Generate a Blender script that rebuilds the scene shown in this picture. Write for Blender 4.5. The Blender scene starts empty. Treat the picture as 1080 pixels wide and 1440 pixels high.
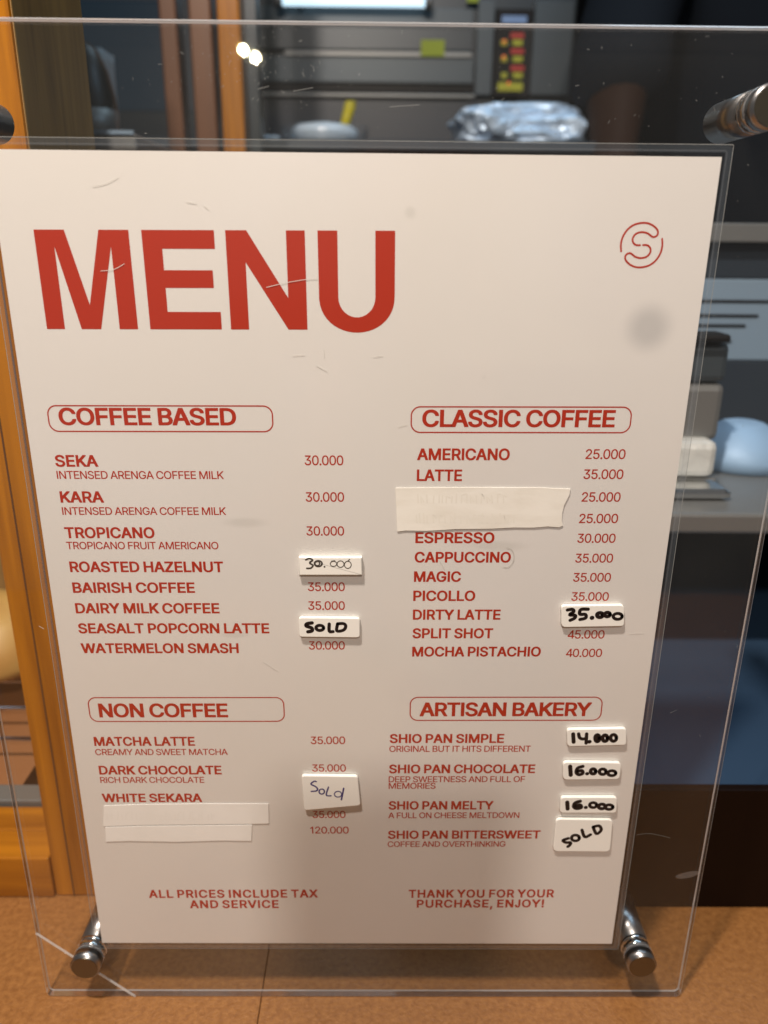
import bpy, bmesh, math, random
from mathutils import Vector, Matrix, noise
from mathutils.geometry import tessellate_polygon
random.seed(7)
R = math.radians
scn = bpy.context.scene
COL = scn.collection
# ------------------------------------------------------------------ camera
CAM = Vector((.00680327, -.24292511, .12502363))
F = 1090.4
CP, CY, CR = 1.2338966, -.0094025, .0097761
ROT = Matrix.Rotation(CY, 3, 'Z') @ Matrix.Rotation(CP, 3, 'X') @ Matrix.Rotation(CR, 3, 'Z')
cd = bpy.data.cameras.new('camera'); cam = bpy.data.objects.new('camera', cd); COL.objects.link(cam)
cam.location = CAM; cam.rotation_euler = ROT.to_euler()
cd.sensor_fit = 'HORIZONTAL'; cd.sensor_width = 36; cd.lens = 36 * F / 1080
cd.clip_start = .01; cd.clip_end = 100
cd.dof.use_dof = True; cd.dof.focus_distance = .262; cd.dof.aperture_fstop = 12.5
scn.camera = cam
# ------------------------------------------------------------------ light
w = bpy.data.worlds.new('World'); scn.world = w; w.use_nodes = True
w.node_tree.nodes['Background'].inputs[0].default_value = (.235, .225, .22, 1)
w.node_tree.nodes['Background'].inputs[1].default_value = 0.46
scn.view_settings.view_transform = 'Standard'; scn.view_settings.look = 'None'
scn.view_settings.exposure = 0; scn.view_settings.gamma = 1

def ray(u, v): return ROT @ Vector(((u - 540) / F, (720 - v) / F, -1))
def P(u, v, Y=0):                       # photo pixel -> point on the vertical plane y = Y
    d = ray(u, v); return CAM + d * ((Y - CAM.y) / d.y)
def G(u, v, Z):                         # photo pixel -> point on the level plane z = Z
    d = ray(u, v); return CAM + d * ((Z - CAM.z) / d.z)

def area(name, loc, target, size, watt, col, shape='DISK'):
    l = bpy.data.lights.new(name, 'AREA'); l.shape = shape; l.size = size; l.energy = watt; l.color = col
    o = bpy.data.objects.new(name, l); COL.objects.link(o); o.location = loc
    o.rotation_euler = (Vector(target) - Vector(loc)).to_track_quat('-Z', 'Y').to_euler()
    return o
area('ceiling_spot', (-.16, -.30, .78), (0, 0, 0), .05, 9.6, (1, .885, .79))
area('room_spot', (.06, -1.22, .99), (0, 0, -.05), .11, 8.5, (1, .89, .80))
for (u, v) in ((342, 70), (359, 81)):   # far spots whose image shows in the panel
    q = P(u, v, 0); d = ray(u, v).normalized(); d.y = -d.y
    area('far_spot', q + d * 4.2, q, .036, 1.6, (1, .90, .55))
area('kitchen_lamp', (.15, .75, 1.15), (.1, .95, .2), .5, 2.4, (.55, .80, 1), 'SQUARE')
area('kitchen_lamp', (.42, .12, .75), (.30, .15, -.1), .4, 1.0, (.45, .72, 1), 'SQUARE')

# ------------------------------------------------------------------ materials
def mat(name, col, rough=.5, metal=0, nz=None, bump=None, coat=0, emit=0, spec=None):
    """nz = (scale, colour2, stretch xyz, detail, lo, hi)   bump = (scale, distance in m, strength, stretch)"""
    m = bpy.data.materials.new(name); m.use_nodes = True
    nt = m.node_tree; b = nt.nodes['Principled BSDF']
    b.inputs['Base Color'].default_value = (*col, 1); b.inputs['Roughness'].default_value = rough
    b.inputs['Metallic'].default_value = metal; b.inputs['Coat Weight'].default_value = coat
    if spec is not None: b.inputs['Specular IOR Level'].default_value = spec
    if emit:
        b.inputs['Emission Color'].default_value = (*col, 1); b.inputs['Emission Strength'].default_value = emit
    tc = nt.nodes.new('ShaderNodeTexCoord')
    def nn(scale, stretch, detail):
        mp = nt.nodes.new('ShaderNodeMapping'); mp.inputs['Scale'].default_value = stretch
        nt.links.new(tc.outputs['Object'], mp.inputs[0])
        n = nt.nodes.new('ShaderNodeTexNoise'); n.inputs['Scale'].default_value = scale
        n.inputs['Detail'].default_value = detail; n.inputs['Distortion'].default_value = .4
        nt.links.new(mp.outputs[0], n.inputs['Vector']); return n
    if nz:
        sc, c2, st, det, lo, hi = nz
        n = nn(sc, st, det); r = nt.nodes.new('ShaderNodeValToRGB')
        r.color_ramp.elements[0].position = lo; r.color_ramp.elements[1].position = hi
        r.color_ramp.elements[0].color = (*col, 1); r.color_ramp.elements[1].color = (*c2, 1)
        nt.links.new(n.outputs['Fac'], r.inputs[0]); nt.links.new(r.outputs[0], b.inputs['Base Color'])
    if bump:
        n = nn(bump[0], bump[3], 5); bp = nt.nodes.new('ShaderNodeBump')
        bp.inputs['Distance'].default_value = bump[1]; bp.inputs['Strength'].default_value = bump[2]
        nt.links.new(n.outputs['Fac'], bp.inputs['Height']); nt.links.new(bp.outputs[0], b.inputs['Normal'])
    return m

def clear(name, haze, rough, tint=(1, 1, 1), hazecol=(.8, .8, .8), refl=1.0, smudge=None, base=.04):
    """thin clear plastic: light goes straight through, Fresnel gloss, a little milky haze"""
    m = bpy.data.materials.new(name); m.use_nodes = True; nt = m.node_tree; nt.nodes.clear()
    N = nt.nodes.new; out = N('ShaderNodeOutputMaterial')
    tr = N('ShaderNodeBsdfTransparent'); tr.inputs[0].default_value = (*tint, 1)
    gl = N('ShaderNodeBsdfGlossy'); gl.inputs['Roughness'].default_value = rough; gl.inputs['Color'].default_value = (refl, refl, refl, 1)
    df = N('ShaderNodeBsdfDiffuse'); df.inputs[0].default_value = (*hazecol, 1)
    lw = N('ShaderNodeLayerWeight'); lw.inputs[0].default_value = .5      # Schlick, the same from both sides
    pw = N('ShaderNodeMath'); pw.operation = 'POWER'; pw.inputs[1].default_value = 5; nt.links.new(lw.outputs['Facing'], pw.inputs[0])
    fr = N('ShaderNodeMath'); fr.operation = 'MULTIPLY_ADD'; fr.inputs[1].default_value = 1 - base; fr.inputs[2].default_value = base; nt.links.new(pw.outputs[0], fr.inputs[0])
    m1 = N('ShaderNodeMixShader'); m2 = N('ShaderNodeMixShader')
    if smudge:                                    # greasy patches: haze varies
        tc = N('ShaderNodeTexCoord'); n = N('ShaderNodeTexNoise'); n.inputs['Scale'].default_value = smudge[0]; n.inputs['Detail'].default_value = 6
        mr = N('ShaderNodeMapRange'); mr.inputs['From Min'].default_value = .4; mr.inputs['From Max'].default_value = .75
        mr.inputs['To Min'].default_value = haze; mr.inputs['To Max'].default_value = haze * smudge[1]
        nt.links.new(tc.outputs['Object'], n.inputs['Vector']); nt.links.new(n.outputs['Fac'], mr.inputs['Value'])
        nt.links.new(mr.outputs[0], m1.inputs[0])
    else: m1.inputs[0].default_value = haze
    nt.links.new(tr.outputs[0], m1.inputs[1]); nt.links.new(df.outputs[0], m1.inputs[2])
    nt.links.new(fr.outputs[0], m2.inputs[0]); nt.links.new(m1.outputs[0], m2.inputs[1]); nt.links.new(gl.outputs[0], m2.inputs[2])
    nt.links.new(m2.outputs[0], out.inputs[0]); return m

def glow_rim(name):
    m = bpy.data.materials.new(name); m.use_nodes = True; nt = m.node_tree; nt.nodes.clear(); N = nt.nodes.new
    t = N('ShaderNodeBsdfTranslucent'); t.inputs[0].default_value = (.95, .94, .92, 1); d = N('ShaderNodeBsdfDiffuse'); d.inputs[0].default_value = (.8, .8, .8, 1)
    g = N('ShaderNodeBsdfGlossy'); g.inputs['Roughness'].default_value = .12; a = N('ShaderNodeMixShader'); b = N('ShaderNodeMixShader')
    a.inputs[0].default_value = .5; b.inputs[0].default_value = .35; out = N('ShaderNodeOutputMaterial')
    nt.links.new(t.outputs[0], a.inputs[1]); nt.links.new(d.outputs[0], a.inputs[2]); nt.links.new(a.outputs[0], b.inputs[1]); nt.links.new(g.outputs[0], b.inputs[2]); nt.links.new(b.outputs[0], out.inputs[0])
    return m
RED = (.48, .030, .007)
M = dict(
 paper=mat('menu_paper', (.82, .795, .755), .45, nz=(9, (.79, .76, .70), (1, 1, 1), 6, .35, .8)),
 red=mat('red_print', RED, .5),
 film=clear('laminate', .002, .12, refl=.8),
 weld=clear('laminate_weld', .05, .15, hazecol=(.7, .75, .8)),
 acryl=clear('acrylic_face', .0025, .015, tint=(.985, .985, .98), hazecol=(.75, .75, .70), smudge=(14, 3.5), refl=.85),
 aedge=clear('acrylic_edge', .05, .08, tint=(.95, .95, .97), hazecol=(.85, .85, .85), base=.42),
 arim=glow_rim('acrylic_rim'),
 steel=mat('brushed_steel', (.38, .375, .37), .30, 1, bump=(500, .0002, .25, (1, .02, 1))),
 ring=mat('polished_ring', (.85, .84, .82), .08, 1),
 cap=mat('cap_face', (.20, .175, .13), .33, 1, bump=(900, .0001, .3, (1, 1, 1))),
 washer=clear('clear_washer', .10, .1, hazecol=(.9, .9, .9)),
 sticker=mat('white_sticker', (.86, .845, .78), .5, bump=(60, .0004, .15, (1, 1, 1))),
 tape=mat('masking_tape', (.81, .785, .71), .7, nz=(70, (.73, .695, .61), (.7, 1, 2.2), 5, .42, .7), bump=(500, .0002, .2, (1, 1, 1))),
 tape2=mat('pale_tape', (.81, .785, .735), .6, nz=(60, (.77, .745, .69), (1, 1, 1), 5, .4, .75), bump=(300, .0002, .2, (1, 1, 1))),
 ink=mat('black_marker', (.012, .008, .008), .35),
 inkthin=mat('thin_pen', (.06, .05, .04), .5),
 blue=mat('blue_pen', (.03, .02, .16), .4),
 scratch=mat('scratch', (.66, .64, .59), .4),
 pencil=mat('pencil', (.50, .47, .42), .6),
 tile=mat('brown_tile', (.225, .090, .022), .45, nz=(420, (.34, .150, .042), (1, 1, 1), 9, .3, .72), bump=(700, .0006, .5, (1, 1, 1))),
 grout=mat('dark_grout', (.13, .052, .018), .9),
 wood=mat('orange_wood', (.45, .165, .006), .25, nz=(150, (.25, .08, .003), (1, 1, .045), 9, .38, .68), bump=(300, .0003, .2, (1, 1, .1)), coat=.3),
 woodr=mat('orange_wood_rail', (.45, .165, .008), .25, nz=(110, (.26, .085, .005), (.06, 1, 1), 9, .38, .68), coat=.3),
 woodd=mat('dull_wood', (.34, .19, .05), .5, nz=(130, (.19, .10, .025), (1, 1, .09), 8, .35, .7)),  # browner wood; on the post's side this colour carries the shade
 woodb=mat('brown_wood', (.16, .062, .02), .4, nz=(20, (.09, .033, .01), (1, 1, .1), 6, .35, .7)),
 groove=mat('wood_groove', (.10, .035, .006), .8),
 black=mat('black_plastic', (.008, .007, .007), .45, spec=.2),
 kick=mat('kick_board', (.008, .003, .0015), .5, spec=.12),
 wall=mat('dark_wall', (.006, .006, .006), .8, spec=.1),
 dgrey=mat('oven_grey', (.055, .070, .080), .4, .3),
 dgrey2=mat('oven_dark', (.02, .028, .034), .35, .2),
 navy=mat('navy_shadow', (.022, .032, .045), .4),  # one even dark navy for shelf, cabinet, oven and machine parts
 bluem=mat('blue_steel', (.036, .072, .130), .4, .2, bump=(30, .001, .1, (1, .05, 1))),
 lsteel=mat('light_steel', (.24, .33, .42), .5, .2, bump=(200, .0004, .15, (1, .05, 1))),
 gsteel=mat('grey_steel', (.22, .22, .21), .4, .5),
 chrome=mat('chrome', (.75, .76, .76), .15, 1),
 foil=mat('aluminium_foil', (.66, .82, 1), .42, .5),
 white=mat('white_plastic', (.74, .86, .96), .4),
 clearp=clear('clear_tub', .06, .08, hazecol=(.7, .8, .9)),
 yellow=mat('yellow_plastic', (.62, .50, .02), .4),
 note=mat('yellow_note', (.36, .42, .02), .6),
 notei=mat('yellow_label', (.52, .50, .02), .5),
 redl=mat('red_label', (.55, .035, .02), .5),
 display=mat('blue_display', (.10, .16, .28), .3, emit=.5),
 led=mat('orange_led', (1, .18, .04), .4, emit=.5),
 tube=mat('lit_tube', (.62, .85, 1), .4, emit=1.3),
 cloth=mat('black_cloth', (.010, .013, .018), .9, spec=.1),
 skin=mat('skin', (.034, .016, .009), .6, spec=.1),
 hair=mat('black_hair', (.01, .008, .006), .5),
 bread=mat('bread_crust', (.55, .36, .10), .5, nz=(20, (.42, .20, .05), (1, 1, 1), 5, .35, .75)),
 bag=mat('pale_bag', (.50, .60, .64), .5, nz=(25, (.36, .44, .48), (1, 1, 1), 5, .35, .7)),
 dome=mat('dark_dome', (.022, .024, .02), .35),
 dust=mat('dust_speck', (.26, .27, .26), .8),
 tray=mat('brown_tray', (.28, .12, .045), .5),
)

# ------------------------------------------------------------------ builders
def link(name, me, m, parent=None, loc=None):
    o = bpy.data.objects.new(name, me); COL.objects.link(o)
    if m is not None and not me.materials: me.materials.append(m)
    if parent: o.parent = parent
    if loc is not None: o.location = loc
    return o
def tag(o, label, cat, group=None):
    o['label'] = label; o['category'] = cat
    if group: o['group'] = group
    return o
def thing(name, label, cat, group=None, loc=(0, 0, 0)):
    o = bpy.data.objects.new(name, None); COL.objects.link(o); o.location = loc; o.empty_display_size = .01
    return tag(o, label, cat, group)
def setting(o): o['kind'] = 'structure'; return o
def bmobj(name, bm, m, parent=None, smooth=False, loc=None):
    me = bpy.data.meshes.new(name); bm.normal_update(); bm.to_mesh(me); bm.free()
    if smooth:
        for p in me.polygons: p.use_smooth = True
    return link(name, me, m, parent, loc)
def box(name, a, b, m, parent=None, bev=0, seg=2, smooth=False):
    bm = bmesh.new(); bmesh.ops.create_cube(bm, size=1)
    for v in bm.verts:
        for i in range(3): v.co[i] = (a[i] + b[i]) / 2 + v.co[i] * abs(b[i] - a[i])
    if bev: bmesh.ops.bevel(bm, geom=bm.edges[:], offset=bev, segments=seg, affect='EDGES', profile=.5)
    return bmobj(name, bm, m, parent, smooth)
def slab(name, u0, v0, u1, v1, Y, t, m, parent=None, bev=0, Z0=None, Z1=None):
    """upright block whose front face, at y = Y, spans the given part of the view"""
    c = P((u0 + u1) / 2, (v0 + v1) / 2, Y)
    a = P(u0, (v0 + v1) / 2, Y); b = P(u1, (v0 + v1) / 2, Y); tz = P((u0 + u1) / 2, v0, Y).z; bz = P((u0 + u1) / 2, v1, Y).z
    if Z1 is not None: tz = Z1
    if Z0 is not None: bz = Z0
    return box(name, (a.x, Y, bz), (b.x, Y + t, tz), m, parent, bev)
def cyl(name, p0, p1, r, m, parent=None, n=32, r2=None, bev=0, smooth=True):
    p0, p1 = Vector(p0), Vector(p1); d = p1 - p0
    bm = bmesh.new(); bmesh.ops.create_cone(bm, cap_ends=True, segments=n, radius1=r, radius2=r if r2 is None else r2, depth=d.length)
    if bev: bmesh.ops.bevel(bm, geom=[e for e in bm.edges if any(len(f.verts) > 4 for f in e.link_faces)], offset=bev, segments=2, affect='EDGES')
    q = d.to_track_quat('Z', 'Y').to_matrix().to_4x4(); q.translation = (p0 + p1) / 2
    bmesh.ops.transform(bm, matrix=q, verts=bm.verts)
    o = bmobj(name, bm, m, parent)
    if smooth:
        for p in o.data.polygons: p.use_smooth = len(p.vertices) <= 4
    return o
def lathe(name, prof, c, m, parent=None, n=40, sx=1):
    bm = bmesh.new(); rings = []
    for r, z in prof: rings.append([bm.verts.new((c[0] + sx * r * math.cos(2 * math.pi * k / n), c[1] + r * math.sin(2 * math.pi * k / n), c[2] + z)) for k in range(n)])
    for A, B in zip(rings, rings[1:]):
        for k in range(n): bm.faces.new((A[k], A[(k + 1) % n], B[(k + 1) % n], B[k]))
    return bmobj(name, bm, m, parent, True)
def prism(name, pts, y0, y1, m, parent=None, bev=0, smooth=False):
    """polygon in x,z pulled from y0 (front) to y1"""
    bm = bmesh.new(); A = [bm.verts.new((x, y0, z)) for x, z in pts]; B = [bm.verts.new((x, y1, z)) for x, z in pts]
    n = len(pts); bm.faces.new(A); bm.faces.new(B[::-1])
    for i in range(n): bm.faces.new((A[i], B[i], B[(i + 1) % n], A[(i + 1) % n]))
    bmesh.ops.recalc_face_normals(bm, faces=bm.faces[:])
    if bev:
        fr = [e for e in bm.edges if all(abs(v.co.y - y0) < 1e-9 for v in e.verts)]
        bmesh.ops.bevel(bm, geom=fr, offset=bev, segments=2, affect='EDGES', profile=.5)
    return bmobj(name, bm, m, parent, smooth)
def ribbon_mesh(bm, path, wd, y, closed=False, taper=False):
    """flat pen stroke through x,z points, constant width, round ends"""
    pts = [Vector(p) for p in path]; n = len(pts); L = []; Rr = []
    for i in range(n):
        a = pts[(i - 1) % n] if (closed or i > 0) else pts[i]; b = pts[(i + 1) % n] if (closed or i < n - 1) else pts[i]
        t = (b - a); t = t.normalized() if t.length else Vector((1, 0)); nn = Vector((-t.y, t.x)) * wd / 2
        L.append(bm.verts.new((pts[i].x + nn.x, y, pts[i].y + nn.y))); Rr.append(bm.verts.new((pts[i].x - nn.x, y, pts[i].y - nn.y)))
    for i in range(n if closed else n - 1):
        j = (i + 1) % n; bm.faces.new((L[i], Rr[i], Rr[j], L[j]))
    if not closed:
        for i, s in ((0, -1), (n - 1, 1)):
            t = (pts[1] - pts[0]) if i == 0 else (pts[-1] - pts[-2]); t = t.normalized() * s; nn = Vector((-t.y, t.x))
            ring = [bm.verts.new((pts[i].x + wd / 2 * (nn.x * math.cos(a) + t.x * math.sin(a)), y, pts[i].y + wd / 2 * (nn.y * math.cos(a) + t.y * math.sin(a)))) for a in [math.pi * k / 6 for k in range(7)]]
            bm.faces.new(ring)
def catmull(pts, k=6):
    q = []; n = len(pts); V = [Vector(p) for p in pts]
    for i in range(n - 1):
        a, b, c, d = V[max(i - 1, 0)], V[i], V[i + 1], V[min(i + 2, n - 1)]
        for j in range(k):
            t = j / k; q.append(.5 * ((2 * b) + (c - a) * t + (2 * a - 5 * b + 4 * c - d) * t * t + (3 * b - a - 3 * c + d) * t ** 3))
    q.append(V[-1]); return q

# ------------------------------------------------------------------ lettering (outlines in 1/1000, cap height 509)
GB_ = {
'A': (502, [[[487,36,302,506,296,509,181,509,176,507,-8,36,-9,4,-4,0,1,0,101,0,111,3,158,129,166,132,316,132,320,129,371,1,486,1,488,4],[285,222,281,221,201,221,193,222,236,341,241,341]]]),
'B': (479, [[[414,413,404,436,389,455,370,472,345,488,310,501,280,507,240,509,60,509,50,508,40,502,35,492,35,18,40,7,50,1,60,0,245,0,290,2,325,8,355,19,385,34,409,55,425,77,435,97,440,115,443,143,440,171,435,194,415,228,395,248,370,264,369,269,385,279,398,292,410,309,417,325,422,343,423,367,421,390],[327,167,330,143,326,125,313,106,295,95,275,91,245,89,155,88,150,92,150,213,155,215,245,215,280,210,295,204,310,193,320,181],[308,381,311,362,306,339,293,320,275,308,260,304,235,301,150,302,150,418,155,421,235,421,265,418,280,414,295,404,302,395]]]),
'C': (532, [[[491,369,483,393,470,415,456,435,438,453,400,482,375,494,350,503,320,511,270,515,220,511,175,500,133,481,100,456,74,430,49,393,29,351,19,304,15,253,19,207,29,160,47,118,70,83,99,53,135,27,175,8,220,-2,270,-6,320,-2,375,14,404,30,441,58,471,95,483,118,492,141,498,165,495,175,485,182,475,184,400,183,390,179,385,174,379,155,367,132,336,104,305,90,270,85,245,87,220,93,197,104,180,117,166,132,148,160,139,183,131,216,128,253,131,290,138,323,149,351,164,374,180,391,200,406,220,416,245,422,265,424,305,419,340,402,368,374,378,355,387,332,400,325,475,324,488,328,494,332,498,342]]]),
'D': (525, [[[473,348,458,385,435,421,406,450,365,478,325,494,280,505,225,509,60,509,50,508,40,502,36,497,35,488,35,18,39,8,50,1,60,0,220,0,270,3,325,16,365,32,401,55,435,87,458,125,473,162,483,208,487,255,482,306],[366,320,372,288,374,255,372,218,366,190,355,162,340,139,327,125,300,106,280,98,250,91,215,88,155,88,150,92,150,418,155,421,220,421,250,418,280,412,300,404,325,387,341,371,355,348]]]),
'E': (441, [[[397,506,390,509,40,509,35,506,35,4,40,0,395,0,400,4,400,87,155,88,150,92,150,210,155,213,378,213,380,218,380,297,375,301,150,302,150,418,155,421,395,421,397,422]]]),
'F': (432, [[[394,506,390,509,40,509,35,506,35,4,40,0,145,0,150,4,150,204,155,206,365,206,371,208,370,293,155,294,150,297,150,418,155,421,390,421,394,422,394,427]]]),
'G': (543, [[[492,369,472,411,459,430,442,449,400,481,350,503,320,510,270,515,220,512,173,500,130,480,95,453,69,425,48,393,29,351,19,304,15,253,19,207,29,160,46,118,70,82,98,53,135,26,175,8,220,-2,270,-6,315,-3,355,6,385,18,421,39,450,65,470,90,490,127,500,165,503,202,503,258,497,267,489,272,475,274,280,273,265,268,260,262,258,253,258,202,265,191,280,185,385,185,388,183,383,160,374,141,361,123,345,108,325,96,295,87,270,85,245,87,220,93,197,104,165,133,148,160,137,188,131,216,128,253,131,290,138,323,149,351,160,369,180,392,200,406,220,416,245,422,265,424,305,418,338,402,365,374,388,332,400,326,475,325,487,328,495,333,499,342]]]),
'H': (539, [[[482,506,475,509,375,509,367,506,367,306,365,305,155,304,150,306,150,506,145,509,40,509,35,506,35,4,40,0,140,0,145,0,150,4,150,213,155,216,360,216,367,213,367,4,370,0,375,0,480,1,482,4]]]),
'I': (212, [[[153,506,147,509,42,509,37,506,37,4,42,0,147,0,153,4]]]),
'J': (357, [[[309,494,300,505,290,508,280,509,210,508,200,503,193,494,193,131,188,108,180,96,165,86,155,84,145,86,132,94,122,108,117,159,111,168,105,172,95,175,25,175,15,171,7,164,5,136,10,99,24,66,45,38,75,15,115,-2,160,-7,200,-2,235,12,269,38,290,66,304,99,309,136]]]),
'K': (489, [[[473,506,465,509,340,508,170,337,150,320,150,506,145,509,40,509,35,506,35,4,40,0,140,0,145,0,150,4,151,157,195,200,345,3,355,0,465,0,470,0,474,4,473,36,283,283,470,471,473,478]]]),
'L': (415, [[[386,87,155,88,150,92,150,506,145,509,40,509,35,506,35,4,40,0,380,0,386,4]]]),
'M': (651, [[[593,506,585,509,455,509,450,506,315,176,178,506,170,509,40,509,35,506,35,4,40,0,140,0,145,1,147,4,147,250,150,260,260,3,270,0,360,0,365,1,368,4,475,257,478,250,479,241,479,4,485,0,590,0,593,4]]]),
'N': (546, [[[488,506,480,509,380,509,374,506,374,213,370,202,162,506,155,509,40,509,35,506,35,4,40,0,140,0,145,0,150,4,150,311,150,306,155,304,360,3,370,0,480,0,485,0,488,4]]]),
'O': (556, [[[504,351,485,393,464,425,437,453,400,482,360,499,315,511,265,515,215,510,175,500,135,482,100,456,70,425,46,388,28,346,19,304,15,253,19,207,29,160,47,118,72,81,100,52,135,27,180,7,220,-2,270,-6,315,-2,355,7,396,25,435,53,462,81,487,118,504,160,515,207,518,253,515,304],[396,323,403,290,405,253,403,216,395,184,385,159,370,135,354,118,335,104,310,91,290,86,265,85,245,86,220,93,200,102,180,117,150,155,138,183,131,216,128,253,131,290,138,323,149,351,164,374,181,393,200,407,220,415,245,422,270,424,310,417,335,405,352,393,370,374,385,351]]]),
'P': (467, [[[424,399,411,427,398,446,378,464,345,486,315,498,275,506,235,509,60,509,50,508,40,502,35,492,35,18,40,7,55,0,125,0,135,2,146,8,150,18,150,171,155,173,275,175,315,183,345,195,370,210,394,232,414,260,432,311,434,343,432,367],[315,371,319,343,315,311,303,288,290,275,270,266,250,262,155,261,150,264,150,418,155,421,230,421,270,416,285,409,300,398,310,385]]]),
'R': (471, [[[426,399,413,427,395,453,375,470,350,486,315,499,275,506,235,509,60,509,50,508,40,502,35,492,35,18,40,7,55,0,125,0,135,2,146,8,150,18,150,181,155,184,160,184,230,183,329,13,338,4,350,0,430,0,440,2,449,8,452,13,452,22,346,204,375,222,397,241,414,264,425,288,432,315,434,343,431,376],[315,376,319,357,319,329,310,303,295,287,275,278,255,274,150,274,150,418,155,421,230,421,270,417,285,412,302,399]]]),
'S': (469, [[[423,395,414,419,400,442,378,465,358,480,333,494,293,508,263,513,228,515,193,514,158,507,123,495,98,482,73,465,52,442,41,423,29,391,27,363,31,335,47,298,68,274,98,253,128,240,173,224,238,207,296,186,308,177,316,168,321,144,318,130,308,112,288,96,258,85,238,82,208,82,193,84,168,92,147,107,137,121,126,154,118,160,103,163,28,161,18,156,14,149,17,116,28,88,39,70,63,43,88,24,113,12,143,2,183,-6,223,-8,263,-6,303,1,338,14,363,26,389,47,409,70,423,93,431,121,433,149,431,172,419,205,407,223,377,251,323,279,220,307,169,326,147,344,142,354,140,368,146,391,158,406,179,419,208,425,248,425,268,420,283,412,298,400,308,386,313,365,318,358,333,352,403,352,413,354,420,358,426,368]]]),
'T': (471, [[[442,506,437,509,12,509,7,506,7,422,12,421,162,421,168,418,168,4,172,0,277,0,282,4,282,418,287,421,437,421,442,422]]]),
'U': (540, [[[482,494,475,504,460,509,390,509,380,506,370,499,368,489,368,187,363,150,351,127,329,103,300,89,280,85,260,84,235,85,220,88,189,103,175,115,165,129,157,145,151,164,149,187,149,489,147,499,135,507,120,509,55,509,45,505,37,499,35,489,35,182,38,145,47,113,62,85,85,57,110,35,145,15,175,4,210,-4,260,-7,300,-5,340,3,380,19,411,38,435,59,452,80,471,117,479,145,482,178]]]),
'V': (502, [[[488,506,481,509,376,509,369,506,241,160,110,506,101,509,-4,509,-9,506,-9,474,161,46,178,4,181,1,296,0,301,1,304,4,486,469]]]),
'W': (709, [[[695,506,691,509,586,509,577,506,496,209,491,201,405,506,401,509,286,509,280,506,196,207,191,207,108,506,101,509,-4,509,-9,506,-9,474,131,1,246,0,256,4,341,295,346,290,348,283,429,4,436,0,546,0,556,4,695,474]]]),
'X': (497, [[[471,506,463,509,353,509,348,507,238,357,128,508,8,509,4,506,5,474,163,260,-2,42,-7,32,-7,4,-2,0,108,0,118,2,193,102,233,159,238,163,264,125,358,1,478,0,481,4,479,36,318,255,315,264,468,470,471,478]]]),
'Y': (494, [[[480,506,476,509,356,508,236,324,116,508,-4,509,-9,506,-9,474,178,194,179,4,181,1,286,0,291,1,293,4,294,194,479,474]]]),
'Z': (461, [[[422,506,415,509,20,509,15,506,15,422,20,421,260,421,268,418,18,78,17,4,20,0,415,0,420,0,425,4,425,87,180,88,175,89,172,92,420,428,422,432]]]),
'0': (475, [[[409,388,391,425,367,458,340,481,308,500,268,511,223,515,183,511,148,501,113,481,83,454,60,421,44,388,33,351,25,300,23,253,25,207,33,155,45,118,60,86,84,53,113,27,148,8,183,-2,233,-6,268,-2,308,9,343,29,369,53,390,81,408,118,421,160,428,202,430,253,428,304,420,351],[305,355,313,323,319,253,313,183,306,155,297,132,285,114,268,96,258,89,243,83,228,82,208,84,198,88,183,98,168,114,148,155,140,183,134,258,140,323,148,355,168,395,183,411,198,421,213,426,228,428,253,422,270,411,284,397,296,379]]]),
'1': (402, [[[301,506,295,509,210,509,200,507,75,413,75,329,80,328,125,328,185,356,187,353,187,4,190,0,295,0,301,4]]]),
'2': (475, [[[397,413,382,441,367,460,346,478,315,497,289,506,259,512,224,515,189,512,159,506,129,494,109,482,82,460,61,432,52,413,44,385,41,353,47,343,54,339,64,337,124,337,139,339,150,348,157,385,169,405,189,420,199,424,224,428,254,422,269,415,279,407,286,399,292,385,294,353,288,329,259,288,41,69,39,18,44,7,54,1,64,0,389,0,399,2,410,8,414,18,414,74,409,81,399,87,209,88,203,92,288,176,354,246,385,288,401,325,405,348,404,390]]]),
'3': (475, [[[396,495,389,504,374,509,69,509,59,507,48,500,45,490,46,435,49,429,59,422,69,421,239,421,240,416,135,304,132,295,133,244,139,236,149,232,224,229,260,221,287,202,298,183,303,165,302,137,299,123,285,104,274,95,259,89,234,83,219,82,179,88,157,100,141,118,133,146,129,151,119,157,44,158,29,155,24,151,19,141,23,114,33,86,49,61,69,42,94,24,122,11,149,2,184,-4,219,-6,259,-4,289,3,326,16,350,30,373,48,393,72,408,100,415,123,418,151,415,183,407,207,395,230,374,255,349,275,319,290,267,304,395,439,397,449]]]),
'4': (452, [[[355,506,350,509,245,509,238,506,6,190,5,101,10,98,240,98,243,92,243,4,245,1,350,0,355,4,355,97,425,98,430,101,430,185,425,189,355,190],[243,315,242,190,143,190,240,320]]]),
'5': (475, [[[390,495,380,506,365,509,95,509,85,507,74,500,71,490,42,258,43,248,46,244,60,236,130,229,140,231,160,244,175,250,220,257,235,256,260,247,281,230,291,216,301,183,301,151,298,137,290,120,270,98,250,87,235,83,200,84,176,95,160,109,152,123,145,146,135,154,125,156,60,156,50,155,40,149,35,141,38,114,47,90,60,67,80,44,97,30,125,14,160,1,185,-4,215,-6,255,-4,290,4,325,18,349,34,374,58,392,81,405,109,412,137,416,169,415,193,411,216,402,239,393,258,368,290,350,307,330,320,305,332,280,340,230,346,205,345,164,337,175,421,375,422,385,427,390,435]]]),
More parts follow.
